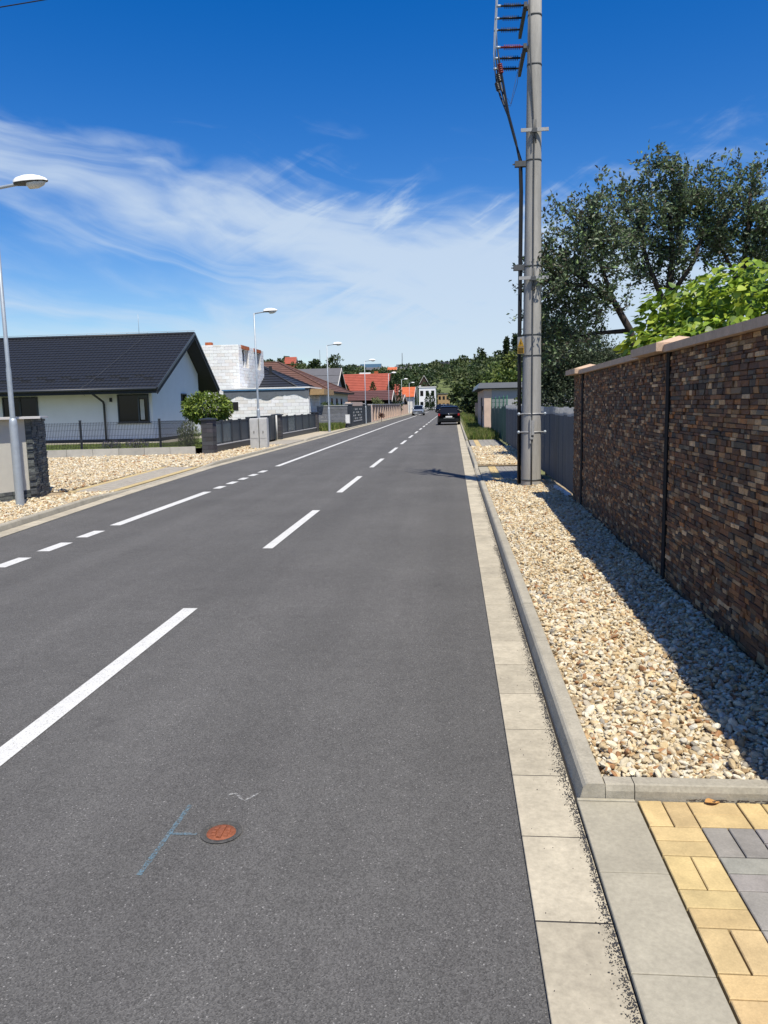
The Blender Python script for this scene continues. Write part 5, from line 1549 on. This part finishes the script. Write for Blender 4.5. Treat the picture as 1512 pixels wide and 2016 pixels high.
def grow_tree(name, base, limbs, ells, leaf, per_tip, cols, label, aspect=.5, twig=.006, group=None, spread=.16, up=.25, mat='leaf', seglen=.45, cat='tree', tipn=3, shoots=0):
    """limbs: polylines with radii [(pts, r0, r1)]; ells: (centre, radii, number of twigs)"""
    t = thing(name, base, label, cat, group)
    m = MB(); nodes = []; nrad = []
    for pts, r0, r1 in limbs:
        k = len(pts); m.tube(pts, [r0 + (r1 - r0) * i / (k - 1) for i in range(k)], 8)
        for i in range(k - 1):
            for q in range(6):
                nodes.append(np.array(pts[i]) + (np.array(pts[i + 1]) - np.array(pts[i])) * q / 6); nrad.append(r0 + (r1 - r0) * (i + q / 6) / (k - 1))
    start = len(pts[0])
    nodes = nodes[6 * 0:]
    tips = np.concatenate([(clumpy if shoots else in_ell)(c, r, n) for c, r, n in ells])
    if shoots:
        c, r, n = ells[0]
        for c, r, n in ells:
            q = int(n * shoots); S = in_ell(c, r, q, .8); S = S[S[:, 2] > c[2]]; S[:, 2] += rng.uniform(.1, .6, len(S)); S[:, 0] += rng.normal(0, .12, len(S)); tips = np.concatenate([tips, S])
    low = min(n_[2] for n_ in nodes)
    usable = [i for i, n_ in enumerate(nodes)]
    nodes = np.array(nodes); nrad = list(nrad)
    order = np.argsort([np.min(np.linalg.norm(nodes - p, axis=1)) for p in tips])
    NP = np.zeros((len(nodes) + len(tips) * 3, 3)); NP[:len(nodes)] = nodes; cnt = len(nodes)
    zmin = np.quantile(nodes[:, 2], .35)
    LP = []; LD = []
    for i in order:
        p = tips[i]
        d = np.linalg.norm(NP[:cnt] - p, axis=1) + .8 * np.maximum(0, NP[:cnt, 2] - p[2]) + 3 * (NP[:cnt, 2] < min(zmin, p[2] - 1.2))
        j = int(np.argmin(d)); a = NP[j]
        mid = (a + p) / 2 + np.array([0, 0, .08]) * np.linalg.norm(p - a) + rng.normal(0, .06, 3) * np.linalg.norm(p - a)
        r0 = min(nrad[j] * .75, twig * 5); r1 = max(twig, r0 * .4)
        m.tube([a, mid, p], [r0, (r0 + r1) / 2, r1], 4, cap=False)
        NP[cnt] = mid; NP[cnt + 1] = p; cnt += 2; nrad += [(r0 + r1) / 2, r1]
        D = p - mid; D = D / max(np.linalg.norm(D), 1e-6)
        L = min(np.linalg.norm(p - a), seglen)
        tt = rng.uniform(-1, .35, per_tip)[:, None]
        LP.append(p + D * tt * L + rng.normal(0, spread, (per_tip, 3))); LD.append(np.repeat([D + np.array([0, 0, up])], per_tip, 0))
    m.build('trunk', 'bark', t)
    V, F, C = leaf_quads(np.concatenate(LP), np.concatenate(LD), leaf, aspect, cols)
    mk('crown', V, F, mat, t, None, C, False)
    return t

PLUM = [(.17, .22, .12), (.13, .19, .07), (.11, .17, .07), (.13, .17, .10), (.10, .13, .07), (.055, .080, .042), (.070, .10, .055), (.042, .060, .036), (.10, .13, .075), (.060, .066, .046), (.080, .072, .052)]
PLUM = [tuple(v * 1.25 for v in c) for c in PLUM]
def build_near_trees():
    kw = dict(aspect=.52, twig=.005, group='dark plum trees behind the stone wall', spread=.055, seglen=.55, shoots=.35)
    def sc(p, f): return (p[0] * f, p[1] * f, 1.7 + (p[2] - 1.7) * f if p[2] > 0 else p[2])
    f = .84
    limbs = [([(4.75, 19.2, -.1), (4.55, 19.1, 1.8), (4.15, 19, 3.3), (3.75, 18.9, 3.95), (3.2, 18.9, 4.35), (2.75, 19, 4.75), (2.5, 19, 5.3)], .095, .025),
             ([(3.75, 18.9, 3.95), (3.45, 19, 4.8), (3.55, 19.2, 5.4)], .05, .02), ([(3.2, 18.9, 4.35), (2.4, 18.8, 4.4), (2.0, 18.7, 4.5)], .05, .015), ([(4.15, 19, 3.3), (3.4, 19.4, 3.3), (2.8, 19.6, 3.2)], .05, .015)]
    ells = [((2.85, 19, 5.0), (.95, 1.1, .80), 160), ((2.30, 18.9, 4.5), (.50, .8, .60), 90), ((3.35, 19, 5.5), (.55, .9, .65), 110), ((2.85, 19.4, 3.9), (.85, 1.0, .75), 135), ((3.75, 18.8, 4.15), (.45, .6, .35), 30), ((2.6, 19.4, 3.2), (.9, .9, .5), 120)]
    grow_tree('plum_tree', sc((4.75, 19.2, 0), f), [([sc(p, f) for p in pts], a, b) for pts, a, b in limbs], [(sc(c, f), tuple(q * f for q in r_), n) for c, r_, n in ells],
              .088, 17, PLUM, 'leaning plum tree with a bare dark trunk, closest to the power pole', **kw)
    grow_tree('plum_tree', (5.2, 19.6, 0), [([(5.2, 19.6, -.1), (5.15, 19.5, 2), (5.1, 19.5, 3.8), (5.2, 19.5, 5), (5.1, 19.5, 6.2)], .15, .04), ([(5.1, 19.5, 3.8), (4.6, 19.4, 4.9), (4.3, 19.3, 5.9)], .08, .02), ([(5.1, 19.5, 4.0), (5.7, 19.5, 4.9), (6.0, 19.6, 5.9)], .07, .02)],
              [((4.8, 19.5, 6.15), (1.05, 1.1, .80), 190), ((5.45, 19.5, 5.6), (1.1, 1.1, .75), 150), ((4.25, 19.4, 5.35), (.7, .9, .65), 130), ((5.0, 19.5, 6.85), (.40, .4, .5), 45), ((6.0, 19.5, 6.3), (.5, .7, .6), 90), ((5.0, 19.5, 4.7), (.8, .8, .4), 70)],
              .102, 17, PLUM, 'tallest plum tree, its crown in the middle behind the catalpa', **kw)
    grow_tree('plum_tree', (7.0, 20, 0), [([(7.0, 20, -.1), (7.0, 20, 2.4), (6.95, 20, 4.4), (7.1, 20, 5.6), (7.1, 20, 6.6)], .14, .03), ([(6.95, 20, 4.4), (6.5, 20, 5.2), (6.4, 20, 5.8)], .06, .02)],
              [((7.2, 20, 6.1), (.95, 1.1, .9), 145), ((6.9, 20, 5.3), (.9, 1, .65), 170), ((7.6, 20, 5.4), (.7, 1, .9), 120)],
              .102, 17, PLUM, 'plum tree at the right edge behind the catalpa', **kw)
    DK = [(.055, .080, .040), (.075, .10, .052), (.040, .058, .032), (.10, .13, .075)]
    grow_tree('dense_tree', (3.2, 23.5, 0), [([(3.2, 23.5, -.1), (3.15, 23.5, 1.2), (3.2, 23.5, 2.6), (3.1, 23.5, 3.8)], .12, .04), ([(3.15, 23.5, 1.2), (2.7, 23.4, 2.2), (2.6, 23.4, 3)], .06, .02), ([(3.15, 23.5, 1.2), (4, 23.4, 2.0), (4.3, 23.4, 2.6)], .06, .02)],
              [((2.85, 23.5, 3.05), (.85, 1.0, 1.15), 300), ((3.9, 23.5, 2.7), (.85, 1, 1.0), 240), ((3.4, 23.3, 1.75), (1.15, .9, .65), 200), ((4.6, 23.6, 2.2), (.7, .8, .8), 110)],
              .085, 34, DK, 'dense dark shrubby tree behind the grey sheet fence', .5, .005, spread=.17)
build_near_trees()

def build_catalpa():
    base = (4.0, 10.2, 0)
    t = thing('catalpa_tree', base, 'globe catalpa with big yellow-green leaves rising behind the stone wall', 'tree')
    m = MB(); m.tube([(4.0, 10.2, -.1), (4.0, 10.2, 1.0), (4.02, 10.2, 1.9)], [.11, .10, .09], 10)
    for k in range(22):
        a = 2 * pi * k / 22; e = random.uniform(.1, .8); L = random.uniform(.7, 1.1)
        m.tube([(4.02, 10.2, 1.85), (4.02 + cos(a) * .5, 10.2 + sin(a) * .5, 2.05), (4.02 + cos(a) * L * 1.1, 10.2 + sin(a) * L, 2.0 + e * .8)], [.03, .02, .008], 5)
    m.build('trunk', 'bark', t)
    CAT = np.array([(.22, .33, .030), (.16, .26, .026), (.29, .39, .040), (.085, .155, .018), (.36, .44, .06), (.12, .20, .02)])
    n = 10500
    d = unit(rng.normal(size=(n, 3))); d[:, 2] = np.abs(d[:, 2]) * 1.0 - .12; d = unit(d)
    k = 1 - rng.uniform(0, .50, n) ** 1.5
    lump = 1 + .10 * np.sin(d[:, 0] * 7 + 1) * np.sin(d[:, 1] * 6) + .06 * np.sin(d[:, 2] * 11)
    P = np.array([4.05, 10.2, 2.15]) + d * (k * lump)[:, None] * np.array([1.85, 1.85, 1.18])
    P = P[(P[:, 2] > 1.6) & (P[:, 0] > wall_x(10) + .38)]; n = len(P)
    dd = unit(P - np.array([4.05, 10.2, 2.0]))
    # heart-shaped leaf: hangs outwards and down, folded along the midrib
    O = [(0, 0, 0), (.06, .30, .02), (.30, .42, .02), (.60, .30, -.02), (1.0, 0, -.10), (.60, -.30, -.02), (.30, -.42, .02), (.06, -.30, .02), (.30, 0, -.045), (.62, 0, -.07)]
    O = np.array(O); LF = [(0, 8, 2, 1), (8, 9, 3, 2), (9, 4, 3), (0, 7, 6, 8), (8, 6, 5, 9), (9, 5, 4)]
    items = []
    for i in range(n):
        out = np.array([dd[i][0], dd[i][1], 0]); out /= max(np.linalg.norm(out), 1e-6)
        D = out * rng.uniform(.5, 1.1) + np.array([0, 0, rng.uniform(-.75, .15)]) + rng.normal(0, .35, 3); D /= np.linalg.norm(D)
        N = np.array([0, 0, 1.]) + dd[i] * .5 + rng.normal(0, .55, 3); S = np.cross(D, N); S /= np.linalg.norm(S); N = np.cross(S, D)
        s = rng.uniform(.060, .135)
        V = P[i] + (O[:, :1] * D + O[:, 1:2] * S + O[:, 2:] * N) * s
        c = CAT[rng.integers(0, len(CAT))] * rng.uniform(.8, 1.2)
        m = MB(); m.add(V, LF, c, True)
        view = dd[i] @ np.array([-.36, -.93, .1]); items.append((-view - .3 * (d[0][2] if False else 0) + (0 if P[i][2] > 2.15 else .4), m))
    c0 = MB(); c0.tube([(4.0, 10.2, 2.0), (4.0, 10.2, 2.3)], [.05, .02], 6); cr = c0.build('crown', 'bark', t)
    pieces('leaf', items, 'leaf_gloss', cr, 300, 'inner_leaves')
build_catalpa()

GRN = [(.095, .14, .026), (.07, .11, .022), (.125, .18, .036), (.05, .085, .018), (.15, .19, .042)]
MID = [(.050, .080, .022), (.035, .058, .016), (.070, .10, .028), (.085, .115, .03)]
DRK = [(.024, .042, .014), (.032, .055, .018), (.018, .030, .011)]
YGR = [(.11, .14, .025), (.085, .115, .022), (.14, .165, .035), (.06, .09, .02)]

def clump_tree(name, x, y, z0, h, rx, cols, label, leaf=.3, n=1300, group=None, lobes=9, cat='tree', trunk=.25, low=.25, sd=0):
    """far tree: trunk and limbs, leaf clumps over many lobes"""
    r = np.random.default_rng(sd + int(x * 7 + y * 3))
    t = thing(name, (x, y, z0), label, cat, group)
    m = MB(); m.tube([(x, y, z0 - .3), (x, y, z0 + h * .4), (x + .1, y, z0 + h * .75)], [trunk, trunk * .7, trunk * .25], 7)
    LP = []; LD = []
    for k in range(lobes):
        a = r.uniform(0, 2 * pi); f = r.uniform(0, 1); q = sqrt(max(0, 1 - (2 * abs(f - .42)) ** 2)) if f > .42 else .75 + .25 * f / .42
        c = np.array([x + cos(a) * rx * .62 * q, y + sin(a) * rx * .62 * q, z0 + h * (low + (1 - low - .12) * f)])
        rr = np.array([rx * r.uniform(.35, .55), rx * r.uniform(.35, .55), h * r.uniform(.12, .19)])
        m.tube([(x, y, z0 + h * (low * .6 + .3 * f)), tuple(c)], [trunk * .35, trunk * .1], 5, cap=False)
        nn = n // lobes
        d = unit(r.normal(size=(nn, 3))); kk = r.uniform(.45, 1.08, (nn, 1))
        LP.append(c + d * kk * rr); LD.append(d + np.array([0, 0, -.1]))
    m.build('trunk', 'bark', t)
    V, F, C = leaf_quads(np.concatenate(LP), np.concatenate(LD), leaf, .75, cols, .5, .45)
    mk('crown', V, F, 'leaf', t, None, C, False)
    return t

def conifer(name, x, y, z0, h, r, cols, label, n=900, leaf=.22, group=None, column=False):
    t = thing(name, (x, y, z0), label, 'tree', group)
    m = MB(); m.tube([(x, y, z0 - .2), (x, y, z0 + h)], [.10, .02], 6); m.build('trunk', 'bark', t)
    f = rng.uniform(0.02, 1, n); a = rng.uniform(0, 2 * pi, n)
    if column: rad = r * np.minimum(1, 2.6 * (1 - f)) ** .8 * (.75 + .25 * np.minimum(1, f * 6)) * rng.uniform(.75, 1.05, n)
    else: rad = r * (1 - f) ** .9 * (.55 + .45 * np.abs(np.sin(f * 26))) * rng.uniform(.5, 1.05, n)
    P = np.column_stack([x + np.cos(a) * rad, y + np.sin(a) * rad, z0 + h * f])
    D = np.column_stack([np.cos(a) * .5, np.sin(a) * .5, np.full(n, 1.0 if column else -.2)])
    V, F, C = leaf_quads(P, D, leaf, .5, cols, .2, .4)
    mk('crown', V, F, 'leaf', t, None, C, False)

def build_mid_trees():
    # globe tree and shrubs by the white house
    tt = thing('globe_maple', (-10.0, 31.0, .27), 'round clipped globe tree behind the corner pillar', 'tree')
    m = MB(); m.tube([(-10, 31, .2), (-10, 31, 1.5)], [.06, .05], 8)
    for k in range(9):
        a = k * .7; m.tube([(-10, 31, 1.15), (-10 + cos(a) * .5, 31 + sin(a) * .5, 1.6)], [.025, .01], 5)
    m.build('trunk', 'bark', tt)
    n = 3600; d = unit(rng.normal(size=(n, 3))); k = rng.uniform(.62, 1.06, (n, 1)); P = np.array([-10, 31, 1.72]) + d * k * np.array([.95, .95, .60])
    P[:, 2] = np.maximum(P[:, 2], 1.05 + .12 * rng.normal(size=n))
    V, F, C = leaf_quads(P, d + np.array([0, 0, -.5]), .14, .55, [(.16, .22, .03), (.11, .17, .025), (.20, .26, .045), (.07, .11, .02)], .8)
    mk('crown', V, F, 'leaf', tt, None, C, False)
    def shrub(name, x, y, z, h, r, cols, label, n, leaf, aspect=.2, up=1.4):
        t = thing(name, (x, y, z), label, 'shrub')
        a = rng.uniform(0, 2 * pi, n); q = np.sqrt(rng.uniform(0, 1, n)) * r; f = rng.uniform(0, 1, n) ** .8
        P = np.column_stack([x + np.cos(a) * q, y + np.sin(a) * q, z + f * h * (1 - .4 * (q / r) ** 2)])
        D = np.column_stack([np.cos(a) * .4, np.sin(a) * .4, np.full(n, up)])
        V, F, C = leaf_quads(P, D, leaf, aspect, cols, .2); mk('foliage', V, F, 'leaf', t, None, C, False)
        m = MB()
        for k in range(8):
            g = k * .8; m.tube([(x + cos(g) * .05, y + sin(g) * .05, z - .02), (x + cos(g) * r * .5, y + sin(g) * r * .5, z + h * .6)], [.012, .005], 5)
        m.build('stems', 'bark', t)
    shrub('feathery_shrub', -10.05, 28.7, .27, .95, .40, [(.19, .22, .10), (.14, .18, .07), (.25, .27, .15), (.09, .12, .04)], 'pale feathery shrub behind the wire fence by the corner pillar', 1500, .12, .16)
    LAV = [(.10, .085, .16), (.13, .11, .19), (.08, .10, .06), (.06, .08, .05)]
    shrub('lavender', -12.7, 27.75, .27, .32, .36, LAV, 'left clump of purple lavender behind the wire fence', 500, .10, .14)
    shrub('lavender', -11.75, 27.9, .27, .34, .40, LAV, 'right clump of purple lavender behind the wire fence', 500, .10, .14)
    clump_tree('round_bush', -9.6, 97, .0, 2.7, 1.25, [(.15, .17, .07), (.11, .14, .05), (.19, .20, .09)], 'pale round clipped bush before the maroon roof', .18, 1500, None, 8, 'shrub', .08, .35)
    clump_tree('hedge_bush', -11.6, 73.5, 0, 2.5, 1.4, MID, 'dark green bush behind the plank fence', .16, 1100, None, 8, 'shrub', .08, .3)
    clump_tree('pot_plant', -7.35, 79, .05, .95, .36, [(.10, .035, .03), (.14, .06, .045), (.07, .045, .03)], 'reddish small bush on the left footway', .10, 300, None, 5, 'shrub', .03, .2)
    for (x, y, h, r, lb) in ((-8.55, 117.5, 6.1, .75, 'tallest dark thuja column beside the lamp'), (-9.5, 117.5, 5.0, .7, 'dark thuja column left of the tallest one'), (-8.9, 176, 5.0, .9, 'wide dark thuja column before the white house'), (-6.2, 190, 4.4, .7, 'small bright thuja column near the far road end'), (-5.3, 196, 4.6, .6, 'rightmost thuja column near the far road end')):
        conifer('thuja', x, y, 0, h, r, [(.028, .058, .016), (.040, .075, .02), (.02, .04, .012)], lb, 800, .3, 'thuja columns along the left side', True)
    for (x, h, lb) in ((-15.9, 4.6, 'small conifer tip at the left of the red roof'), (-11.9, 5.0, 'small conifer tips before the red roof on the right')):
        conifer('garden_conifer', x, 115.5, 0, h, .7, DRK + MID, lb, 500, .3, 'small conifers before the red roof', True)
    # tree mass on the right beyond the shed
    R = 'trees on the right beyond the shed'
    spec = [(9.6, 78, 7.2, 3.4, GRN, 'big bright green tree just left of the power pole'), (5.9, 92, 6.2, 2.9, GRN, 'bright green tree directly above the shed'), (8.4, 108, 8.2, 3.6, YGR, 'yellowish green tree behind the shed'),
            (3.4, 104, 5.2, 2.5, MID, 'green tree overhanging the right road edge beyond the black car'), (3.0, 86, 3.4, 1.8, DRK, 'low dark tree at the blue fence'), (4.4, 132, 7.4, 3.4, MID, 'mid green tree behind the road-edge tree'),
            (12.8, 120, 9.6, 4.2, YGR, 'large yellow-green tree half hidden by the power pole'), (2.6, 158, 6.6, 3.2, MID, 'far green tree where the road ends on the right'), (9.5, 160, 10.2, 4.6, GRN, 'tall green tree at the back of the right mass'),
            (4.6, 196, 9.0, 4.6, MID, 'distant rounded tree at the right end of the road'), (20, 205, 17, 6.0, YGR, 'high distant tree on the right skyline'),
            (10, 220, 13.5, 5.5, MID, 'distant tree on the right ridge')]
    for i, (x, y, h, r, c, lb) in enumerate(spec):
        clump_tree('leafy_tree', x, y, 0, h, r, c, lb, .30 + .0016 * y, 2200, R, 14, 'tree', .22, .15, i)
    conifer('spruce', 14.2, 212, 2, 16.6, 2.2, DRK, 'left one of two dark spruces on the right skyline', 1300, .9, 'spruces on the skyline')
    conifer('spruce', 16.6, 214, 2, 17.6, 2.4, DRK, 'right one of two dark spruces on the right skyline', 1300, .9, 'spruces on the skyline')
    clump_tree('garden_shrub', 2.9, 30, 0, 2.1, .9, MID, 'grey-green shrub behind the fence left of the pole', .10, 1300, None, 7, 'shrub', .05, .2)
build_mid_trees()

# ------------------------------------------------------------------ grass
def blades(name, x0, x1, y0, y1, z, n, h, cols, wid=.010):
    P = np.column_stack([rng.uniform(x0, x1, n), rng.uniform(y0, y1, n), np.full(n, z)])
    a = rng.uniform(0, 2 * pi, n); L = h * rng.uniform(.4, 1.2, n)
    lean = np.column_stack([np.cos(a), np.sin(a), np.zeros(n)]) * (L * rng.uniform(.1, .5, n))[:, None]
    S = np.column_stack([-np.sin(a), np.cos(a), np.zeros(n)]) * wid
    V = np.stack([P - S, P + S, P + lean * .4 + S * .7 + np.array([0, 0, 1]) * (L * .6)[:, None], P + lean + np.array([0, 0, 1]) * L[:, None], P + lean * .4 - S * .7 + np.array([0, 0, 1]) * (L * .6)[:, None]], 1).reshape(-1, 3)
    F = (np.arange(n) * 5)[:, None] + np.array([[0, 1, 2, 3, 4]])
    c = np.array(cols); C = np.repeat(c[rng.integers(0, len(c), n)] * rng.uniform(.7, 1.3, (n, 1)), 5, axis=0)
    mk(name, V, F, 'grass', None, 'stuff', C, False)
GR = [(.14, .20, .04), (.10, .16, .03), (.22, .25, .07), (.28, .26, .11), (.08, .13, .03)]
m = MB(); m.add([(.6, 35.2, .03), (2.1, 35.2, .03), (2.0, 200, .03), (.6, 200, .03)], [(0, 1, 2, 3)]); m.build('verge', 'ground', kind='structure')
blades('verge_grass', .66, 2.0, 35.2, 43.5, .02, 5200, .34, GR, .012)
blades('verge_grass', .8, 1.9, 46, 62, .02, 2200, .30, GR, .014)
blades('verge_grass', .9, 1.9, 62, 110, .02, 3500, .55, GR, .03)
blades('tall_grass', -9.9, -8.1, 51.0, 57.8, .02, 5000, .45, GR, .016)
blades('lawn_grass', -17, -9.5, 28.2, 32.4, .265, 9000, .05, [(.16, .19, .05), (.12, .16, .04)], .012)
blades('garden_grass', 2.4, 4.5, 13.5, 31, 0, 4000, .4, GR, .014)

# ------------------------------------------------------------------ the hillside: wood and far houses
def build_hillside():
    r = np.random.default_rng(11)
    LP = []; LD = []; CC = []
    cols = np.array([(.040, .068, .024), (.055, .085, .028), (.030, .050, .018), (.075, .10, .032), (.09, .115, .04)])
    cnt = 0
    while cnt < 1250:
        y = r.uniform(242, 440); x = r.uniform(-.42, .22) * y
        # clearing around the A-frame and the open slope below it
        if -14 < x < 10 and 268 < y < 335 and r.uniform() < .62: continue
        if -9 < x < 4 and y < 300 and r.uniform() < .7: continue
        cnt += 1
        h = r.uniform(2.0, 4.6); rx = r.uniform(1.4, 3.0); z = hill_z(x, y)
        nn = 64; d = unit(r.normal(size=(nn, 3))); d[:, 2] = np.abs(d[:, 2]) * 1.2 - .3
        P = np.array([x, y, z + h * .45]) + d * r.uniform(.6, 1.1, (nn, 1)) * np.array([rx, rx, h * .55])
        LP.append(P); LD.append(d); CC.append(np.repeat([cols[r.integers(0, len(cols))] * r.uniform(.75, 1.25)], nn, 0))
    P = np.concatenate(LP)
    V, F, _ = leaf_quads(P, np.concatenate(LD), 1.05, .8, [(1, 1, 1)], .5, .4)
    C = np.repeat(np.concatenate(CC) * r.uniform(.75, 1.25, (len(P), 1)), 4, axis=0)
    mk('hillside_wood', V, F, 'leaf', None, 'stuff', C, False)
    S = 'trees on the hill skyline'
    for i, (px, h, rx, lb) in enumerate(((-62, 9.5, 4.2, 'tallest round tree on the left skyline'), (-72, 5.5, 4.0, 'dark tree left of the tallest skyline tree'), (-87, 6, 4.5, 'skyline tree left of the red hill house'), (-52, 6.0, 3.6, 'skyline tree right of the tallest one'),
                                        (5, 6.0, 3.2, 'skyline tree above the road end'), (14, 8, 3.0, 'pointed skyline tree above the road end'), (24, 7, 4, 'skyline tree right of the road end'), (-6, 5.0, 3.5, 'skyline bush above the A-frame hut'))):
        y = 408; clump_tree('skyline_tree', px, y, hill_z(px, y), h, rx, MID + DRK, lb, 1.1, 420, S, 9, 'tree', .25, .1, i)
    def hut(name, lb, x, y, w, d, zh, zr, roof, wall, axis='x', cat='house', dz=0):
        z0 = hill_z(x, y) + dz; gable_house(name, lb, x - w / 2, x + w / 2, y, y + d, z0 + zh, z0 + zr, .3, roof, wall, 4, axis, 'render_plain', (), z0, cat)
    hut('red_hill_house', 'red-roofed house on the left end of the hill', -83, 395, 5.5, 6, 2.6, 6.2, 'roof_red', 'roof_red')
    hut('dark_hill_hut', 'dark flat hut on the hill left of the blue roof', -50, 402, 5, 5, 3.2, 4.6, 'soffit', 'render_plain')
    hut('blue_hill_house', 'large house with blue roof on the hilltop', -44.5, 420, 11, 8, 3.4, 6.2, 'roof_blue', 'render_plain')
    hut('grey_hill_house', 'grey-roofed house below the blue roof', -41, 396, 6, 6, 2.8, 4.4, 'roof_grey', 'render_plain')
    hut('brick_hill_house', 'brick-red hut on the hill beside the mast', -31.0, 398, 4.2, 5, 2.4, 3.9, 'roof_orange', 'lintel')
    hut('green_hill_hall', 'long hall with pale green roof below the mast', -24.5, 428, 13, 8, 3.2, 5.0, 'membrane', 'render_plain', cat='hall')
    hut('pavilion', 'grey pyramid-roofed pavilion under the mast', -24.0, 396, 5, 5, 2.2, 3.8, 'roof_grey', 'wood_brown')
    hut('a_frame_hut', 'dark A-frame hut with pale verge on the hillside', -12.0, 322, 4.2, 5, .9, 5.0, 'roof_grey', 'wood_brown', 'y', dz=.4)
    hut('dark_barn', 'dark barn on the hill above the road end', -4.2, 392, 3.6, 5, 3.0, 4.0, 'soffit', 'wood_brown', cat='barn')
    hut('white_hill_house', 'white flat building on the left hill', -64, 415, 7.5, 5, 3.4, 4.0, 'sign_white', 'render_white')
    hut('pale_hill_house', 'long pale building between the blue roof and the brick hut', -35.5, 424, 7, 5, 3.2, 3.8, 'sign_white', 'render_white')
    hut('cream_hill_house', 'cream house half hidden by trees under the blue roof', -40.0, 352, 4.4, 5, 3.0, 4.4, 'plastic_grey', 'render_plain')
    hut('stone_hill_house', 'pale stone-roofed house low on the hill above the orange roofs', -15.5, 262, 4.6, 6, 3.4, 5.4, 'plastic_grey', 'wood')
    x, y = -27.5, 425; z = hill_z(x, y)
    t = thing('lattice_mast', (x, y, z), 'slim lattice mast standing on the hilltop', 'mast')
    for s, q in ((-1, -1), (1, -1), (0, 1)):
        m = MB(); m.tube([(x + s * .4, y + q * .4, z), (x + s * .08, y + q * .08, z + 11)], .05, 5); m.build('leg', 'galvanised_dark', t)
    m = MB()
    for k in range(11): m.tube([(x - .4 + .03 * k, y - .4 + .03 * k, z + k), (x + .4 - .03 * k, y - .4 + .03 * k, z + k + 1)], .035, 4)
    m.build('bracing', 'galvanised_dark', t)
    for xx, lb in ((-70.0, 'thin pole on the left skyline'),):
        m = MB(); m.tube([(xx, 410, hill_z(xx, 410)), (xx, 410, hill_z(xx, 410) + 11)], .10, 5); o = m.build('skyline_pole', 'galvanised_dark'); tag(o, lb, 'pole')
build_hillside()
